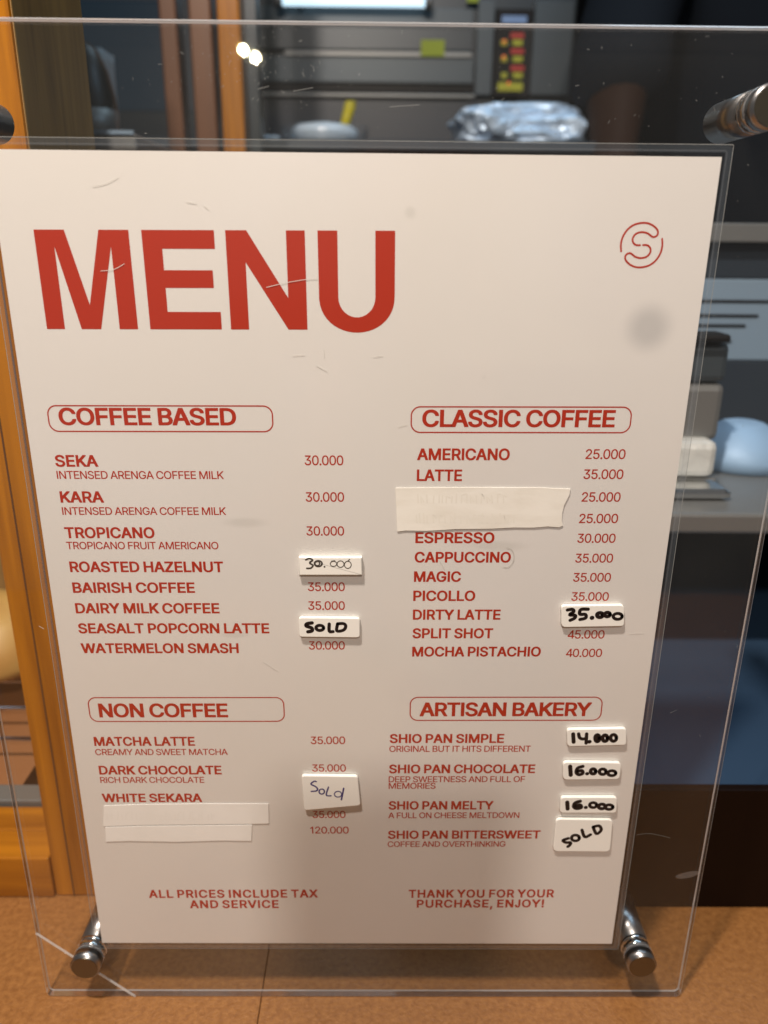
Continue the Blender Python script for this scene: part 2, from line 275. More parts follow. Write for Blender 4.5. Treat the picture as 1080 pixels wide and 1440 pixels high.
'6': (475, [[[346,495,339,504,324,509,249,509,234,504,91,309,69,272,56,244,41,197,39,169,41,137,50,104,63,76,79,56,99,36,129,17,159,4,189,-3,229,-6,265,-3,294,4,323,16,352,34,371,53,389,76,403,104,412,137,414,165,412,193,405,221,395,244,379,267,355,290,329,307,299,318,269,325,229,328,343,481,346,486],[298,193,302,165,297,132,284,109,264,91,239,81,214,81,189,91,168,109,160,123,151,146,151,183,162,211,173,225,189,238,209,245,224,246,239,246,261,239,274,230,283,221]]]),
'7': (475, [[[416,506,412,509,42,509,37,506,37,422,42,421,272,421,280,418,77,45,72,32,72,4,77,0,182,0,192,4,416,418]]]),
'8': (475, [[[397,421,380,449,367,464,346,481,321,495,292,507,257,514,227,515,197,514,157,506,132,496,107,482,87,466,67,444,55,421,48,397,45,369,48,346,57,318,72,295,89,276,103,267,82,253,66,239,42,207,28,165,27,141,29,118,41,86,56,62,72,45,92,29,122,13,157,1,192,-5,227,-6,262,-5,297,2,332,14,357,27,379,44,400,67,415,90,423,118,426,146,420,183,410,207,387,238,370,253,349,267,363,276,380,295,395,318,403,342,407,374,404,397],[309,165,312,146,310,132,307,123,299,109,290,100,275,90,247,82,207,82,177,90,157,104,147,118,142,132,140,146,142,160,146,174,154,188,163,197,182,210,207,217,242,218,267,211,294,193,301,183],[291,388,294,365,289,342,276,323,252,308,227,305,199,309,175,323,163,342,158,365,161,388,176,411,192,422,212,427,227,428,242,427,262,421,281,407]]]),
'9': (475, [[[405,399,389,432,374,452,352,474,324,492,299,503,259,513,219,515,189,512,154,503,129,492,100,474,81,455,63,432,48,399,41,376,39,343,41,315,48,288,61,260,79,236,94,222,124,202,154,190,184,184,222,181,109,27,106,22,106,13,114,4,129,0,204,0,215,4,225,13,360,199,383,236,397,264,407,292,414,339,412,371],[298,376,302,343,298,315,284,288,274,278,254,267,224,262,194,269,169,288,160,302,153,325,150,343,152,362,155,376,164,394,171,404,188,418,214,427,239,427,254,423,265,418,281,404]]]),
'.': (210, [[[165,71,157,86,150,94,135,103,120,106,70,106,50,100,33,86,26,71,25,21,30,1,43,-14,60,-22,120,-23,140,-19,157,-4,165,11]]]),
',': (210, [[[161,75,153,86,138,90,63,90,53,86,46,80,43,70,13,-120,17,-130,23,-135,38,-139,88,-139,98,-136,105,-130,161,65]]]),
'!': (218, [[[157,493,152,502,147,505,127,509,57,508,44,503,38,493,42,168,45,158,57,150,132,149,145,154,152,163]],[[167,70,157,88,134,107,112,114,77,113,57,104,35,84,27,56,29,42,37,25,60,5,82,-3,117,-2,137,5,161,28,167,42]]]),
}
GR_ = {
'A': (485, [[[471,11,285,504,281,509,196,509,192,504,176,463,26,60,8,11,9,1,93,1,141,136,146,139,336,138,388,1,466,0,471,1],[310,211,311,206,170,206,168,211,221,362,236,412,241,412,271,319]]]),
'B': (462, [[[398,416,388,441,373,460,357,475,335,489,305,501,275,507,240,509,60,509,52,504,52,6,55,1,245,0,285,2,320,8,350,19,375,33,393,50,410,74,417,89,424,113,426,143,419,187,400,221,385,237,365,252,336,265,337,270,360,280,373,289,395,319,404,348,406,367,404,397],[343,167,347,143,345,118,337,104,325,89,305,77,280,70,245,67,140,67,133,69,133,221,135,226,245,226,285,220,305,212,325,196],[324,392,328,367,327,353,321,338,309,319,285,301,270,295,235,290,140,290,135,291,133,294,133,436,135,442,240,442,270,438,290,432,307,421,318,406]]]),
'C': (515, [[[475,370,467,395,457,414,444,434,427,453,390,483,365,496,345,503,320,511,270,516,225,512,185,501,144,483,113,458,86,429,64,395,45,351,36,307,32,253,36,204,45,160,62,116,85,80,115,48,145,26,185,7,225,-3,270,-7,320,-2,367,14,407,38,429,58,455,92,466,111,475,136,481,160,480,165,470,168,405,168,401,165,391,136,380,118,350,89,310,70,265,64,240,66,210,74,190,84,170,99,150,121,132,150,121,180,114,214,111,253,114,292,120,326,133,361,148,385,165,404,190,424,215,436,240,443,265,445,310,439,350,420,384,385,396,361,400,346,405,340,477,341,481,346]]]),
'D': (508, [[[457,348,440,390,418,426,390,455,355,478,320,494,275,505,225,509,60,509,55,507,52,499,52,6,55,1,215,0,270,3,315,14,353,30,390,55,420,86,440,119,457,162,466,206,470,255,466,304],[381,328,389,289,391,255,389,216,381,182,371,152,356,128,339,108,310,88,285,78,255,71,215,67,140,67,133,69,133,441,220,442,255,439,285,432,311,421,339,402,357,382,370,358]]]),
'E': (424, [[[380,504,375,509,55,509,52,504,53,1,382,1,383,64,380,67,140,67,133,69,133,221,135,223,360,224,363,226,363,231,363,289,360,291,135,292,133,294,133,441,375,442,380,446]]]),
'F': (415, [[[377,504,375,509,55,509,52,504,53,1,132,1,133,211,135,216,350,216,354,221,354,279,350,283,133,284,133,441,375,443,377,446]]]),
'G': (526, [[[476,370,467,395,457,414,444,434,426,453,390,482,345,503,290,514,265,516,225,512,180,500,140,480,110,457,85,429,63,395,45,351,36,307,32,253,36,204,45,160,62,116,85,79,110,52,145,25,180,8,225,-3,270,-7,310,-4,345,5,379,19,411,38,436,63,458,92,474,126,483,165,486,204,485,259,475,262,285,262,275,258,275,199,280,195,405,194,405,175,399,150,387,126,373,107,343,82,320,71,295,66,270,64,240,66,215,72,186,87,168,102,150,121,132,150,120,184,114,214,111,253,114,292,120,326,133,361,147,385,165,405,190,424,215,436,240,443,265,445,310,438,350,419,380,386,400,346,405,341,475,341,482,346]]]),
'H': (522, [[[465,504,460,509,385,509,384,299,380,294,135,294,133,299,133,504,130,509,55,509,52,504,53,1,132,1,133,221,135,227,383,226,384,1,465,1]]]),
'I': (195, [[[136,504,132,509,127,509,57,509,54,504,54,6,57,0,132,0,135,1,136,6]]]),
'J': (340, [[[291,506,285,509,220,509,211,506,210,501,210,125,206,101,194,81,173,66,155,63,135,67,116,81,106,96,100,154,90,158,30,158,23,154,22,130,26,96,39,62,65,29,90,10,120,-3,160,-8,195,-2,225,11,255,35,275,62,287,91,292,130]]]),
'K': (472, [[[455,509,360,509,355,507,180,322,135,270,133,279,133,504,130,509,55,509,52,504,53,1,132,1,133,162,195,228,205,220,364,1,457,1,455,14,257,284,257,289,450,491,456,499]]]),
'L': (398, [[[369,64,365,67,140,67,133,69,133,504,130,509,55,509,52,504,53,1,365,0,368,1,369,6]]]),
'M': (634, [[[575,509,470,509,466,504,350,209,315,107,285,194,160,509,55,509,52,504,53,1,130,1,130,374,132,362,165,277,270,20,280,0,350,1,456,265,495,370,497,362,496,6,497,1,500,0,576,1]]]),
'N': (529, [[[470,509,395,509,391,504,392,133,390,125,350,191,145,507,140,509,55,509,52,504,53,1,132,1,133,289,131,372,131,377,135,382,195,282,379,1,471,1]]]),
'O': (539, [[[488,351,472,390,448,429,421,458,390,483,350,501,310,512,265,516,220,511,180,499,144,483,113,458,86,429,64,395,45,351,36,307,32,253,36,204,45,160,62,116,84,82,115,48,145,26,185,7,225,-3,265,-7,310,-3,350,7,390,27,420,49,450,82,472,116,488,160,498,204,501,253,498,302],[411,331,420,292,422,253,420,214,412,180,401,150,384,121,366,102,345,86,320,73,295,66,265,64,240,65,215,72,190,84,167,102,150,122,134,146,122,175,114,214,111,253,114,292,122,331,133,361,148,385,170,409,190,425,215,436,240,443,270,445,295,442,320,436,345,423,365,408,382,390,400,361]]]),
'P': (450, [[[408,402,396,431,382,450,365,467,335,487,306,499,275,506,235,509,60,509,52,504,52,6,55,1,125,0,130,1,133,6,133,177,135,182,240,182,275,184,305,190,335,203,356,216,382,240,398,265,414,314,417,343,415,372],[331,382,336,348,332,314,325,294,305,269,290,260,255,250,140,248,133,250,133,441,230,442,275,436,295,427,310,416,325,397]]]),
'R': (454, [[[409,406,397,431,381,455,365,470,340,487,309,499,275,506,235,509,60,509,52,504,52,6,55,1,125,0,130,1,133,6,133,192,140,193,240,193,349,1,425,0,430,0,435,4,434,11,325,206,360,227,381,245,398,270,409,294,414,319,417,348,415,377],[331,387,337,353,333,319,325,299,318,289,305,278,280,266,255,262,140,261,135,262,133,265,133,436,135,442,235,442,275,437,295,430,310,419,325,402]]]),
'S': (452, [[[405,403,396,427,385,446,367,466,348,481,323,496,288,508,258,514,228,516,193,514,163,508,130,495,108,483,85,466,68,446,57,427,46,398,44,368,48,339,63,305,79,285,105,266,138,249,183,233,243,217,293,200,307,192,318,185,332,168,338,139,335,124,329,109,323,99,309,85,283,70,268,65,243,60,223,60,183,65,158,74,143,83,130,95,123,105,112,139,108,145,33,144,30,139,34,114,43,85,58,61,75,41,101,22,123,10,148,1,188,-7,223,-9,263,-7,298,1,328,12,353,25,378,46,393,65,407,90,414,119,416,144,414,168,403,198,391,217,363,243,318,268,213,298,173,312,158,319,145,329,131,344,125,359,123,373,128,398,145,422,173,439,203,446,253,445,278,438,293,430,314,412,324,398,330,373,333,370,403,370,409,373]]]),
'T': (454, [[[425,504,422,509,417,509,27,509,24,504,24,446,27,442,184,441,185,6,187,0,262,0,265,6,265,441,422,442,425,446]]]),
'U': (523, [[[464,506,455,509,395,509,386,506,385,501,385,179,383,159,377,135,370,120,356,101,330,79,305,69,285,64,260,63,230,64,194,76,175,88,161,101,148,120,135,154,132,179,131,506,120,509,60,509,53,506,52,179,55,145,63,110,78,81,96,57,123,32,155,13,185,2,215,-5,260,-8,300,-5,335,2,371,18,400,37,421,57,440,81,454,110,461,140,465,174]]]),
'V': (485, [[[471,504,466,509,391,509,386,505,271,181,241,88,201,210,91,509,11,509,8,504,16,476,196,1,286,1,466,484]]]),
'W': (692, [[[678,504,676,509,596,509,497,128,491,114,465,221,389,504,386,509,301,509,297,504,196,121,191,121,91,504,86,509,11,509,8,504,9,494,148,1,238,1,325,314,341,379,346,372,446,5,451,0,538,1,676,491]]]),
'X': (480, [[[453,509,368,509,283,392,238,321,213,363,113,507,108,509,23,509,21,504,23,495,188,260,18,23,11,11,11,1,100,1,173,102,238,199,283,128,375,1,464,1,463,13,289,260,289,265,293,271,448,489,454,499]]]),
'Y': (477, [[[463,504,461,509,456,509,376,509,371,504,271,345,236,284,186,370,101,504,96,509,16,509,11,509,8,504,11,493,195,206,196,1,276,1,277,206,461,495]]]),
'Z': (444, [[[405,504,400,509,35,509,32,504,32,446,35,442,306,441,260,379,40,65,34,55,35,0,407,1,408,64,405,67,140,66,134,69,185,138,400,445,405,455]]]),
'0': (458, [[[393,390,375,429,353,461,329,483,303,499,263,512,223,515,188,512,158,502,124,483,98,458,77,429,62,395,49,351,42,302,40,253,42,204,49,155,61,116,76,82,98,50,127,23,153,9,188,-2,228,-7,263,-3,298,7,326,23,357,53,374,77,392,116,404,155,411,204,413,253,411,307,404,351],[322,361,330,326,336,253,330,180,312,121,298,98,284,82,263,68,248,63,228,61,206,63,188,69,169,82,152,102,132,146,123,180,117,253,119,292,123,331,131,361,140,385,158,414,168,426,185,439,208,447,228,449,243,447,268,439,287,424,300,409,311,390]]]),
'1': (385, [[[284,504,280,509,220,509,100,416,92,406,92,348,95,344,105,344,115,347,200,390,203,387,205,0,280,0,283,1,284,6]]]),
'2': (458, [[[380,421,366,446,351,465,334,481,309,497,284,507,254,513,224,516,194,513,164,506,139,495,119,483,94,460,79,441,66,411,60,387,58,362,58,358,64,354,129,354,135,358,136,377,141,397,156,421,174,436,189,443,224,449,254,445,266,441,283,431,294,421,301,411,308,397,311,382,311,358,304,328,275,284,57,55,56,6,59,1,394,1,397,6,397,60,394,66,174,67,168,69,277,182,342,255,369,294,385,333,388,353,387,392]]]),
'3': (458, [[[380,502,378,507,369,509,74,509,64,507,62,502,62,448,64,444,69,442,269,442,274,439,151,302,149,297,149,248,154,243,229,240,272,229,287,219,302,204,315,180,320,160,321,146,316,116,309,102,299,89,285,77,269,70,234,61,204,61,184,64,154,76,131,97,121,116,117,136,114,139,109,141,39,139,36,136,40,107,52,77,64,58,83,38,104,22,154,2,184,-4,219,-7,254,-4,284,2,315,14,339,28,359,45,379,71,392,97,397,116,401,146,399,175,391,199,379,224,359,249,339,266,314,280,279,291,238,297,379,453]]]),
'4': (435, [[[338,504,335,509,260,509,255,505,23,172,22,108,25,103,255,103,260,99,260,1,265,0,337,1,338,99,340,102,410,103,413,108,412,172,345,173,340,174,338,177],[260,377,260,177,255,173,115,173,111,177,225,340,255,381]]]),
'5': (458, [[[374,502,372,507,365,509,100,509,90,507,60,251,65,247,130,241,155,256,175,263,220,270,255,264,270,257,283,248,305,222,314,199,320,165,314,126,298,97,285,83,270,73,240,62,220,61,195,63,180,68,165,77,144,97,136,111,129,136,125,138,60,139,53,136,55,107,65,82,75,63,92,43,110,27,135,12,165,1,190,-5,220,-7,255,-4,285,3,315,17,338,33,358,53,378,82,389,107,396,136,399,165,398,190,393,214,377,253,352,287,335,303,300,324,275,332,255,336,230,338,205,336,175,329,144,317,158,439,160,441,370,442,374,448]]]),
'6': (458, [[[330,502,328,507,324,509,254,509,246,507,104,302,85,268,63,214,57,190,58,136,66,102,76,77,93,53,112,33,139,15,164,4,194,-4,229,-7,264,-2,289,4,312,14,339,32,359,52,376,77,387,102,395,131,397,160,395,190,387,219,379,239,363,263,344,282,323,297,294,309,264,317,234,318,204,313,199,317],[315,194,319,160,318,141,314,124,306,107,296,92,288,82,274,72,244,61,224,59,209,60,189,67,169,79,156,92,146,107,134,141,134,180,146,214,157,229,179,247,209,258,244,258,261,253,274,247,289,235,305,214]]]),
'7': (458, [[[399,504,397,509,392,509,57,509,54,504,54,446,57,442,310,441,97,27,89,11,90,1,173,1,397,436,399,441]]]),
'8': (458, [[[381,424,368,448,356,463,332,485,310,497,287,507,252,514,227,516,197,514,166,507,142,497,117,483,100,468,83,448,71,424,65,400,62,375,65,351,72,326,88,302,106,282,131,268,93,243,67,214,58,199,50,180,45,160,44,136,46,111,54,87,65,67,85,43,107,25,137,10,162,1,187,-4,227,-7,262,-5,292,1,325,14,347,27,367,42,384,63,399,87,406,111,409,141,403,180,385,214,370,234,353,248,320,268,352,287,367,306,380,326,387,351,390,375,387,400],[326,160,329,141,326,121,322,109,307,87,282,70,247,61,207,60,187,64,167,72,147,85,137,97,129,111,125,126,123,141,126,160,136,185,146,199,174,219,207,229,247,228,278,219,307,198,316,185],[307,400,311,370,310,356,305,341,293,321,282,312,257,299,222,295,197,298,187,302,172,310,159,321,145,346,141,375,142,390,147,404,162,427,172,435,187,442,207,448,227,449,242,449,267,442,282,434,293,424,300,414]]]),
'9': (458, [[[388,406,376,431,360,455,335,480,314,493,289,505,259,512,229,516,189,512,164,505,139,494,111,475,94,457,79,436,65,406,58,377,56,348,58,319,64,293,77,265,90,245,110,226,129,212,159,199,189,192,219,191,249,195,253,192,124,11,122,6,126,1,204,1,348,206,367,240,390,294,395,319,397,348,395,377],[314,387,318,367,319,348,315,314,299,284,286,270,274,262,244,251,224,249,209,251,179,262,158,279,147,294,139,314,135,328,133,348,136,372,144,398,154,415,179,437,209,448,244,448,259,444,274,437,289,425,299,414]]]),
'.': (193, [[[148,56,142,71,125,87,100,93,75,91,65,86,48,71,43,56,43,26,53,6,75,-9,115,-9,127,-4,142,11,148,26]]]),
',': (193, [[[145,70,143,75,138,77,68,77,62,75,30,-120,33,-125,83,-126,88,-125,92,-120]]]),
'!': (201, [[[139,505,127,509,62,509,56,505,59,163,61,158,67,156,127,156,134,158,136,163]],[[149,61,142,75,123,90,110,95,82,94,67,86,50,70,44,46,47,31,52,20,71,2,87,-3,112,-3,127,3,145,22,150,36]]]),
}
_cache = {}
def glyph(ch, bold):
    key = (ch, bold)
    if key not in _cache:
        adv, groups = (GB_ if bold else GR_)[ch]; res = []
        for g in groups:
            loops = [[(l[i], l[i + 1]) for i in range(0, len(l), 2)] for l in g]
            res.append(([v for L in loops for v in L], tessellate_polygon([[Vector((x, y, 0)) for x, y in L] for L in loops]), 0))
        _cache[key] = (adv, res)
    return _cache[key]
TILT = R(.35)
YP = -.00004
def lay(name, s, bold, x0, z0, width, cap, parent, track, m, tilt=TILT):
    bm = bmesh.new(); x = 0; items = []
    for ch in s:
        if ch == ' ': x += 150; continue
        adv, res = glyph(ch, bold); items.append((x, res)); x += adv + track
    xs = [xx + v[0] for xx, res in items for fl, t, k in res for v in fl]; mn, mx = min(xs), max(xs)
    sx = width / (mx - mn); sz = cap / 509; ca, sa = math.cos(tilt), math.sin(tilt)
    for xx, res in items:
        for fl, tris, k in res:
            vs = []
            for gx, gy in fl:
                a = (xx + gx - mn) * sx; b = gy * sz
                vs.append(bm.verts.new((x0 + a * ca - b * sa, YP - k * 3e-6, z0 + a * sa + b * ca)))
            for t in tris:
                try: f = bm.faces.new([vs[i] for i in t])
                except ValueError: continue
                f.normal_update()
                if f.normal.y > 0: f.normal_flip()
    o = bmobj(name, bm, m, parent); return o

# ------------------------------------------------------------------ the menu sheet
ZC = P(500, 1403, .0).z                                   # counter level
SW, SH = .105, .1485
sheet = thing('menu_sheet', 'white laminated menu sheet with red MENU heading taped on the clear acrylic panel', 'menu')
box('paper', (-SW, 0, -SH), (SW, .00016, SH), M['paper'], sheet)
# smudges on the paper and one soft grey round spot, in object space
nt = M['paper'].node_tree; bs = nt.nodes['Principled BSDF']; src = bs.inputs['Base Color'].links[0].from_socket
tc = nt.nodes.new('ShaderNodeTexCoord')
def soft_spot(u, v, rad, dark, src, sx=1, amt=1.0):
    c = P(u, v, 0); mp = nt.nodes.new('ShaderNodeMapping'); mp.inputs['Location'].default_value = (-c.x / rad, 0, -c.z / rad * sx); mp.inputs['Scale'].default_value = (1 / rad, 0, sx / rad)
    nt.links.new(tc.outputs['Object'], mp.inputs[0])
    l = nt.nodes.new('ShaderNodeVectorMath'); l.operation = 'LENGTH'; nt.links.new(mp.outputs[0], l.inputs[0])
    r = nt.nodes.new('ShaderNodeMapRange'); r.interpolation_type = 'SMOOTHSTEP'; r.inputs['From Min'].default_value = .25; r.inputs['From Max'].default_value = 1.1
    r.inputs['To Min'].default_value = amt; r.inputs['To Max'].default_value = 0; nt.links.new(l.outputs['Value'], r.inputs['Value'])
    mx = nt.nodes.new('ShaderNodeMixRGB'); mx.inputs[2].default_value = (*dark, 1)
    nt.links.new(r.outputs[0], mx.inputs[0]); nt.links.new(src, mx.inputs[1]); return mx.outputs[0]
s = soft_spot(912, 461, .0088, (.55, .54, .52), src, amt=.75)
for u, v, rr, sx in ((577, 299, .0022, 1), (345, 735, .009, 4), (700, 768, .012, 5), (330, 893, .006, 4)):
    s = soft_spot(u, v, rr, (.62, .60, .55), s, sx, .45)
nt.links.new(s, bs.inputs['Base Color'])

HP = {}
def px(s): return P(*s, 0)
TXT = []
def T(kind, s, u0, u1, vt, vb): TXT.append((kind, s, u0, u1, vt, vb))
for r in '''n|SEKA|78.5|138.5|640|656
d|INTENSED ARENGA COFFEE MILK|80.5|315|662.5|673
n|KARA|85.5|146.5|691|706.5
d|INTENSED ARENGA COFFEE MILK|88|318|713.5|723.5
n|TROPICANO|92|218|741.5|756.5
d|TROPICANO FRUIT AMERICANO|94|307.5|762|772
n|ROASTED HAZELNUT|99|314.5|789.5|804.5
n|BAIRISH COFFEE|103|274.5|819|833.5
n|DAIRY MILK COFFEE|107|309|848|862.5
n|SEASALT POPCORN LATTE|111|379|876|891
n|WATERMELON SMASH|115|336|904.5|918.5
p|30.000|428.5|483|640.5|654
p|30.000|430|484|692|705.5
p|30.000|431|484|740|753
p|35.000|433|485|819|831
p|35.000|433.5|485|845.5|857.5
p|30.000|434.5|485|901.5|913.5
n|AMERICANO|586.5|716.5|631|646.5
n|LATTE|586|649.5|660.5|676
n|ESPRESSO|584|695|748.5|763.5
n|CAPPUCCINO|583|718|776|791
n|MAGIC|582|648|803.5|818
n|PICOLLO|581|668|830.5|845
n|DIRTY LATTE|580.5|703.5|857|871.5
n|SPLIT SHOT|580|693|883.5|897.5
n|MOCHA PISTACHIO|579.5|760|909|923.5
p|25.000|823|879|632|645
p|35.000|820|876|660|673.5
p|25.000|817.5|872|692|705.5
p|25.000|814|868.5|722.5|735.5
p|30.000|811.5|865|750.5|763
p|35.000|808.5|861.5|778.5|791
p|35.000|805.5|858.5|805.5|818
p|35.000|803|855.5|832.5|845
p|45.000|798|849.5|886|898
p|40.000|795.5|846|912|924
h|COFFEE BASED|84|332.8|573.3|597.8
h|CLASSIC COFFEE|593.5|864|576|600.5
k|NON COFFEE|140|321|989.5|1008.5
k|ARTISAN BAKERY|590|830.5|987.5|1007.5
n|MATCHA LATTE|133|274.5|1036|1049
d|CREAMY AND SWEET MATCHA|134.5|320.5|1053|1062
n|DARK CHOCOLATE|140|312|1076.5|1089.5
d|RICH DARK CHOCOLATE|141.5|287.5|1092.5|1101
n|WHITE SEKARA|144.5|284.5|1116|1128
f|ALL PRICES INCLUDE TAX|210|447|1251|1263
f|AND SERVICE|267.5|392|1266|1277
p|35.000|437|485.5|1035.5|1046.5
p|35.000|439|486.5|1075|1085
p|35.000|439.5|486|1140.5|1150
p|120.000|436.5|490.5|1162.5|1172
n|SHIO PAN SIMPLE|548|708.5|1032|1045
d|ORIGINAL BUT IT HITS DIFFERENT|547.5|746|1048.5|1057.5
n|SHIO PAN CHOCOLATE|547|752|1075|1087.5
d|DEEP SWEETNESS AND FULL OF|546.5|738|1091.5|1100
d|MEMORIES|546.5|612.5|1101|1109
n|SHIO PAN MELTY|546.5|693.5|1126.5|1138.5
d|A FULL ON CHEESE MELTDOWN|546|730|1142.5|1150.5
n|SHIO PAN BITTERSWEET|545.5|759.5|1168|1179.5
d|COFFEE AND OVERTHINKING|545|710.5|1183|1191
f|THANK YOU FOR YOUR|574.5|778.5|1251|1262.5
f|PURCHASE, ENJOY!|586|764.5|1265.5|1276'''.split('\n'):
    k, s_, a, b, c, d = r.split('|'); T(k, s_, float(a), float(b), float(c), float(d))
import collections
caps = collections.defaultdict(list)
for k, s_, u0, u1, vt, vb in TXT: caps[k].append(P(u0, vt).z - P(u0, vb).z)
CAPH = {k: sum(v) / len(v) for k, v in caps.items()}
print('caps', {k: (round(CAPH[k] * 1000, 2), round(min(v) * 1000, 2), round(max(v) * 1000, 2)) for k, v in caps.items()})
NM = dict(n='item_name', d='item_description', p='item_price', h='section_heading', k='section_heading', f='footer_line')
for k, s_, u0, u1, vt, vb in TXT:
    a, b = P(u0, vb), P(u1, vb)
    vm = (vt + vb) / 2; zc = (P(u0, vt).z + P(u0, vb).z) / 2 - CAPH[k] / 2
    a2, b2 = P(u0, vm), P(u1, vm); wd = abs(b.x - a.x)
    lay(NM[k], s_, k not in 'dp', a.x, zc, wd, CAPH[k], sheet, {'d': -38, 'p': -50, 'f': 24}.get(k, -24 if k == 'n' else -42), M['red'])

# big MENU title: grotesque letters drawn in millimetres on the sheet
def mm_poly(bm, pts, k=0):
    tris = tessellate_polygon([[Vector((x, z, 0)) for x, z in pts]]); ca, sa = math.cos(TILT), math.sin(TILT)
    vs = []
    for x, z in pts:
        dx = (x + 94.5) / 1000; dz = z / 1000
        vs.append(bm.verts.new((-.0945 + dx * ca - dz * sa, YP, .0985 + dx * sa + dz * ca)))
    for t in tris:
        f = bm.faces.new([vs[i] for i in t]); f.normal_update()
        if f.normal.y > 0: f.normal_flip()
title = bpy.data.objects.new('menu_title', None); COL.objects.link(title); title.parent = sheet
H = 28.6
def letter(pts):
    bm = bmesh.new(); mm_poly(bm, pts); bmobj('title_letter', bm, M['red'], title)
letter([(-94.5, 0), (-94.5, H), (-85.6, H), (-80.55, 7.2), (-75.5, H), (-66.7, H), (-66.7, 0), (-72.3, 0), (-72.3, 23.9), (-77.95, 0), (-83.9, 0), (-89.0, 23.9), (-89.0, 0)])
letter([(-62.95, 0), (-62.95, H), (-41.6, H), (-41.6, 23.35), (-57.2, 23.35), (-57.2, 17.3), (-42.7, 17.3), (-42.7, 12.2), (-57.2, 12.2), (-57.2, 5.2), (-41.1, 5.2), (-41.1, 0)])
letter([(-38.3, 0), (-38.3, H), (-32.1, H), (-20.45, 9.4), (-20.45, H), (-14.9, H), (-14.9, 0), (-20.7, 0), (-32.75, 19.6), (-32.75, 0)])
u = [(-11.15, H), (-5.3, H), (-5.3, 10.2)] + [(.3 - 5.6 * math.cos(R(a)), 9.6 - 5.9 * math.sin(R(a))) for a in range(0, 181, 12)] + [(5.9, 10.2), (5.9, H), (11.75, H), (11.75, 10.5)] + [(.3 + 11.45 * math.cos(R(a)), 9.9 - 10.75 * math.sin(R(a)) ** .92 if 0 < a < 180 else 9.9) for a in range(0, 181, 8)]
letter(u)

# section boxes
def round_rect(x0, z0, x1, z1, r, n=10):
    out = []
    for cx, cz, a in ((x1 - r, z0 + r, -90), (x1 - r, z1 - r, 0), (x0 + r, z1 - r, 90), (x0 + r, z0 + r, 180)):
        out += [(cx + r * math.cos(R(a + 90 * i / n)), cz + r * math.sin(R(a + 90 * i / n))) for i in range(n + 1)]
    return out
def rotp(pts, c, a): return [(c[0] + (x - c[0]) * math.cos(a) - (z - c[1]) * math.sin(a), c[1] + (x - c[0]) * math.sin(a) + (z - c[1]) * math.cos(a)) for x, z in pts]
for u0, u1, vt, vb in ((67.8, 383.3, 563, 606.5), (578.5, 887.5, 566.5, 608), (125.5, 399.5, 981, 1014.5), (577, 846, 980.5, 1013)):
    a, b = P(u0, (vt + vb) / 2), P(u1, (vt + vb) / 2); zt, zb = P(u0, vt).z, P(u0, vb).z
    if vt < 600: zt = zb + .0083
    bm = bmesh.new(); pts = rotp(round_rect(a.x, zb, b.x, zt, .0029), (a.x, zb), TILT)
    ribbon_mesh(bm, pts, .00042, YP, True)
    for f in bm.faces:
        f.normal_update()
    bmobj('section_box', bm, M['red'], sheet)
# round S emblem
def cz(x, y, ox, oy, sc): q = P(ox + x / sc, oy + y / sc, 0); return (q.x, q.z)
e1 = [(300, 570), (298, 480), (322, 388), (378, 300), (455, 240), (540, 214), (620, 212), (690, 236), (745, 280), (768, 325), (755, 370), (712, 390), (678, 375), (640, 345), (572, 328), (500, 343), (455, 388), (446, 440), (470, 480), (505, 493), (540, 493)]
e2 = [(1119 - x, 984 - y) for x, y in e1]
bm = bmesh.new()
for e in (e1, e2): ribbon_mesh(bm, catmull([cz(x, y, 840, 290, 9) for x, y in e], 5), .00055, YP)
bmobj('emblem', bm, M['red'], sheet)

# laminate: two films welded beyond the paper
LX0, LX1, LZ0, LZ1 = -.1078, .1078, -.1512, .1517
film = box('laminate_film', (LX0, -.00018, LZ0), (LX1, -.00009, LZ1), M['film'], sheet)
def frame_ribbon(name, x0, z0, x1, z1, wd, y, m, parent, r=.0008):
    bm = bmesh.new(); ribbon_mesh(bm, round_rect(x0, z0, x1, z1, r, 4), wd, y, True)
    return bmobj(name, bm, m, parent)
frame_ribbon('weld_seam', -.1062, -.1499, .1062, .1501, .00045, -.00022, M['weld'], sheet)
frame_ribbon('sealed_margin', -.1068, -.15035, .1068, .15065, .0021, -.000185, clear('sealed_margin', .035, .12, hazecol=(.55, .68, .8)), sheet, .001)
frame_ribbon('cut_edge', LX0, LZ0, LX1, LZ1, .00016, -.00023, M['dust'], sheet, .0003)
# little creases and scratches in the laminate
bm = bmesh.new()
for sc in ([(130, 262), (150, 258), (166, 249)], [(262, 284), (276, 286)], [(287, 289), (293, 294)], [(142, 381), (160, 379), (175, 371)], [(375, 404), (400, 398), (430, 393), (447, 392)], [(412, 500), (428, 499)], [(445, 514), (460, 522)], [(525, 502), (538, 500)], [(55, 880), (62, 884)], [(885, 891), (905, 890)], [(682, 527), (678, 530)], [(455, 490), (456, 502)], [(370, 930), (390, 943)], [(618, 788), (625, 800)], [(560, 600), (572, 597)]):
    ribbon_mesh(bm, catmull([(P(u, v).x, P(u, v).z) for u, v in sc], 3), .00016, -.00021)
bmobj('scratch_marks', bm, M['scratch'], sheet)['kind'] = 'stuff'
bm = bmesh.new(); c0 = P(712, 784)
ribbon_mesh(bm, [(c0.x + .0026 * math.cos(R(a)), c0.z + .0036 * math.sin(R(a))) for a in range(-110, 100, 12)], .0002, -.00021)
bmobj('pencil_curve', bm, M['pencil'], sheet)

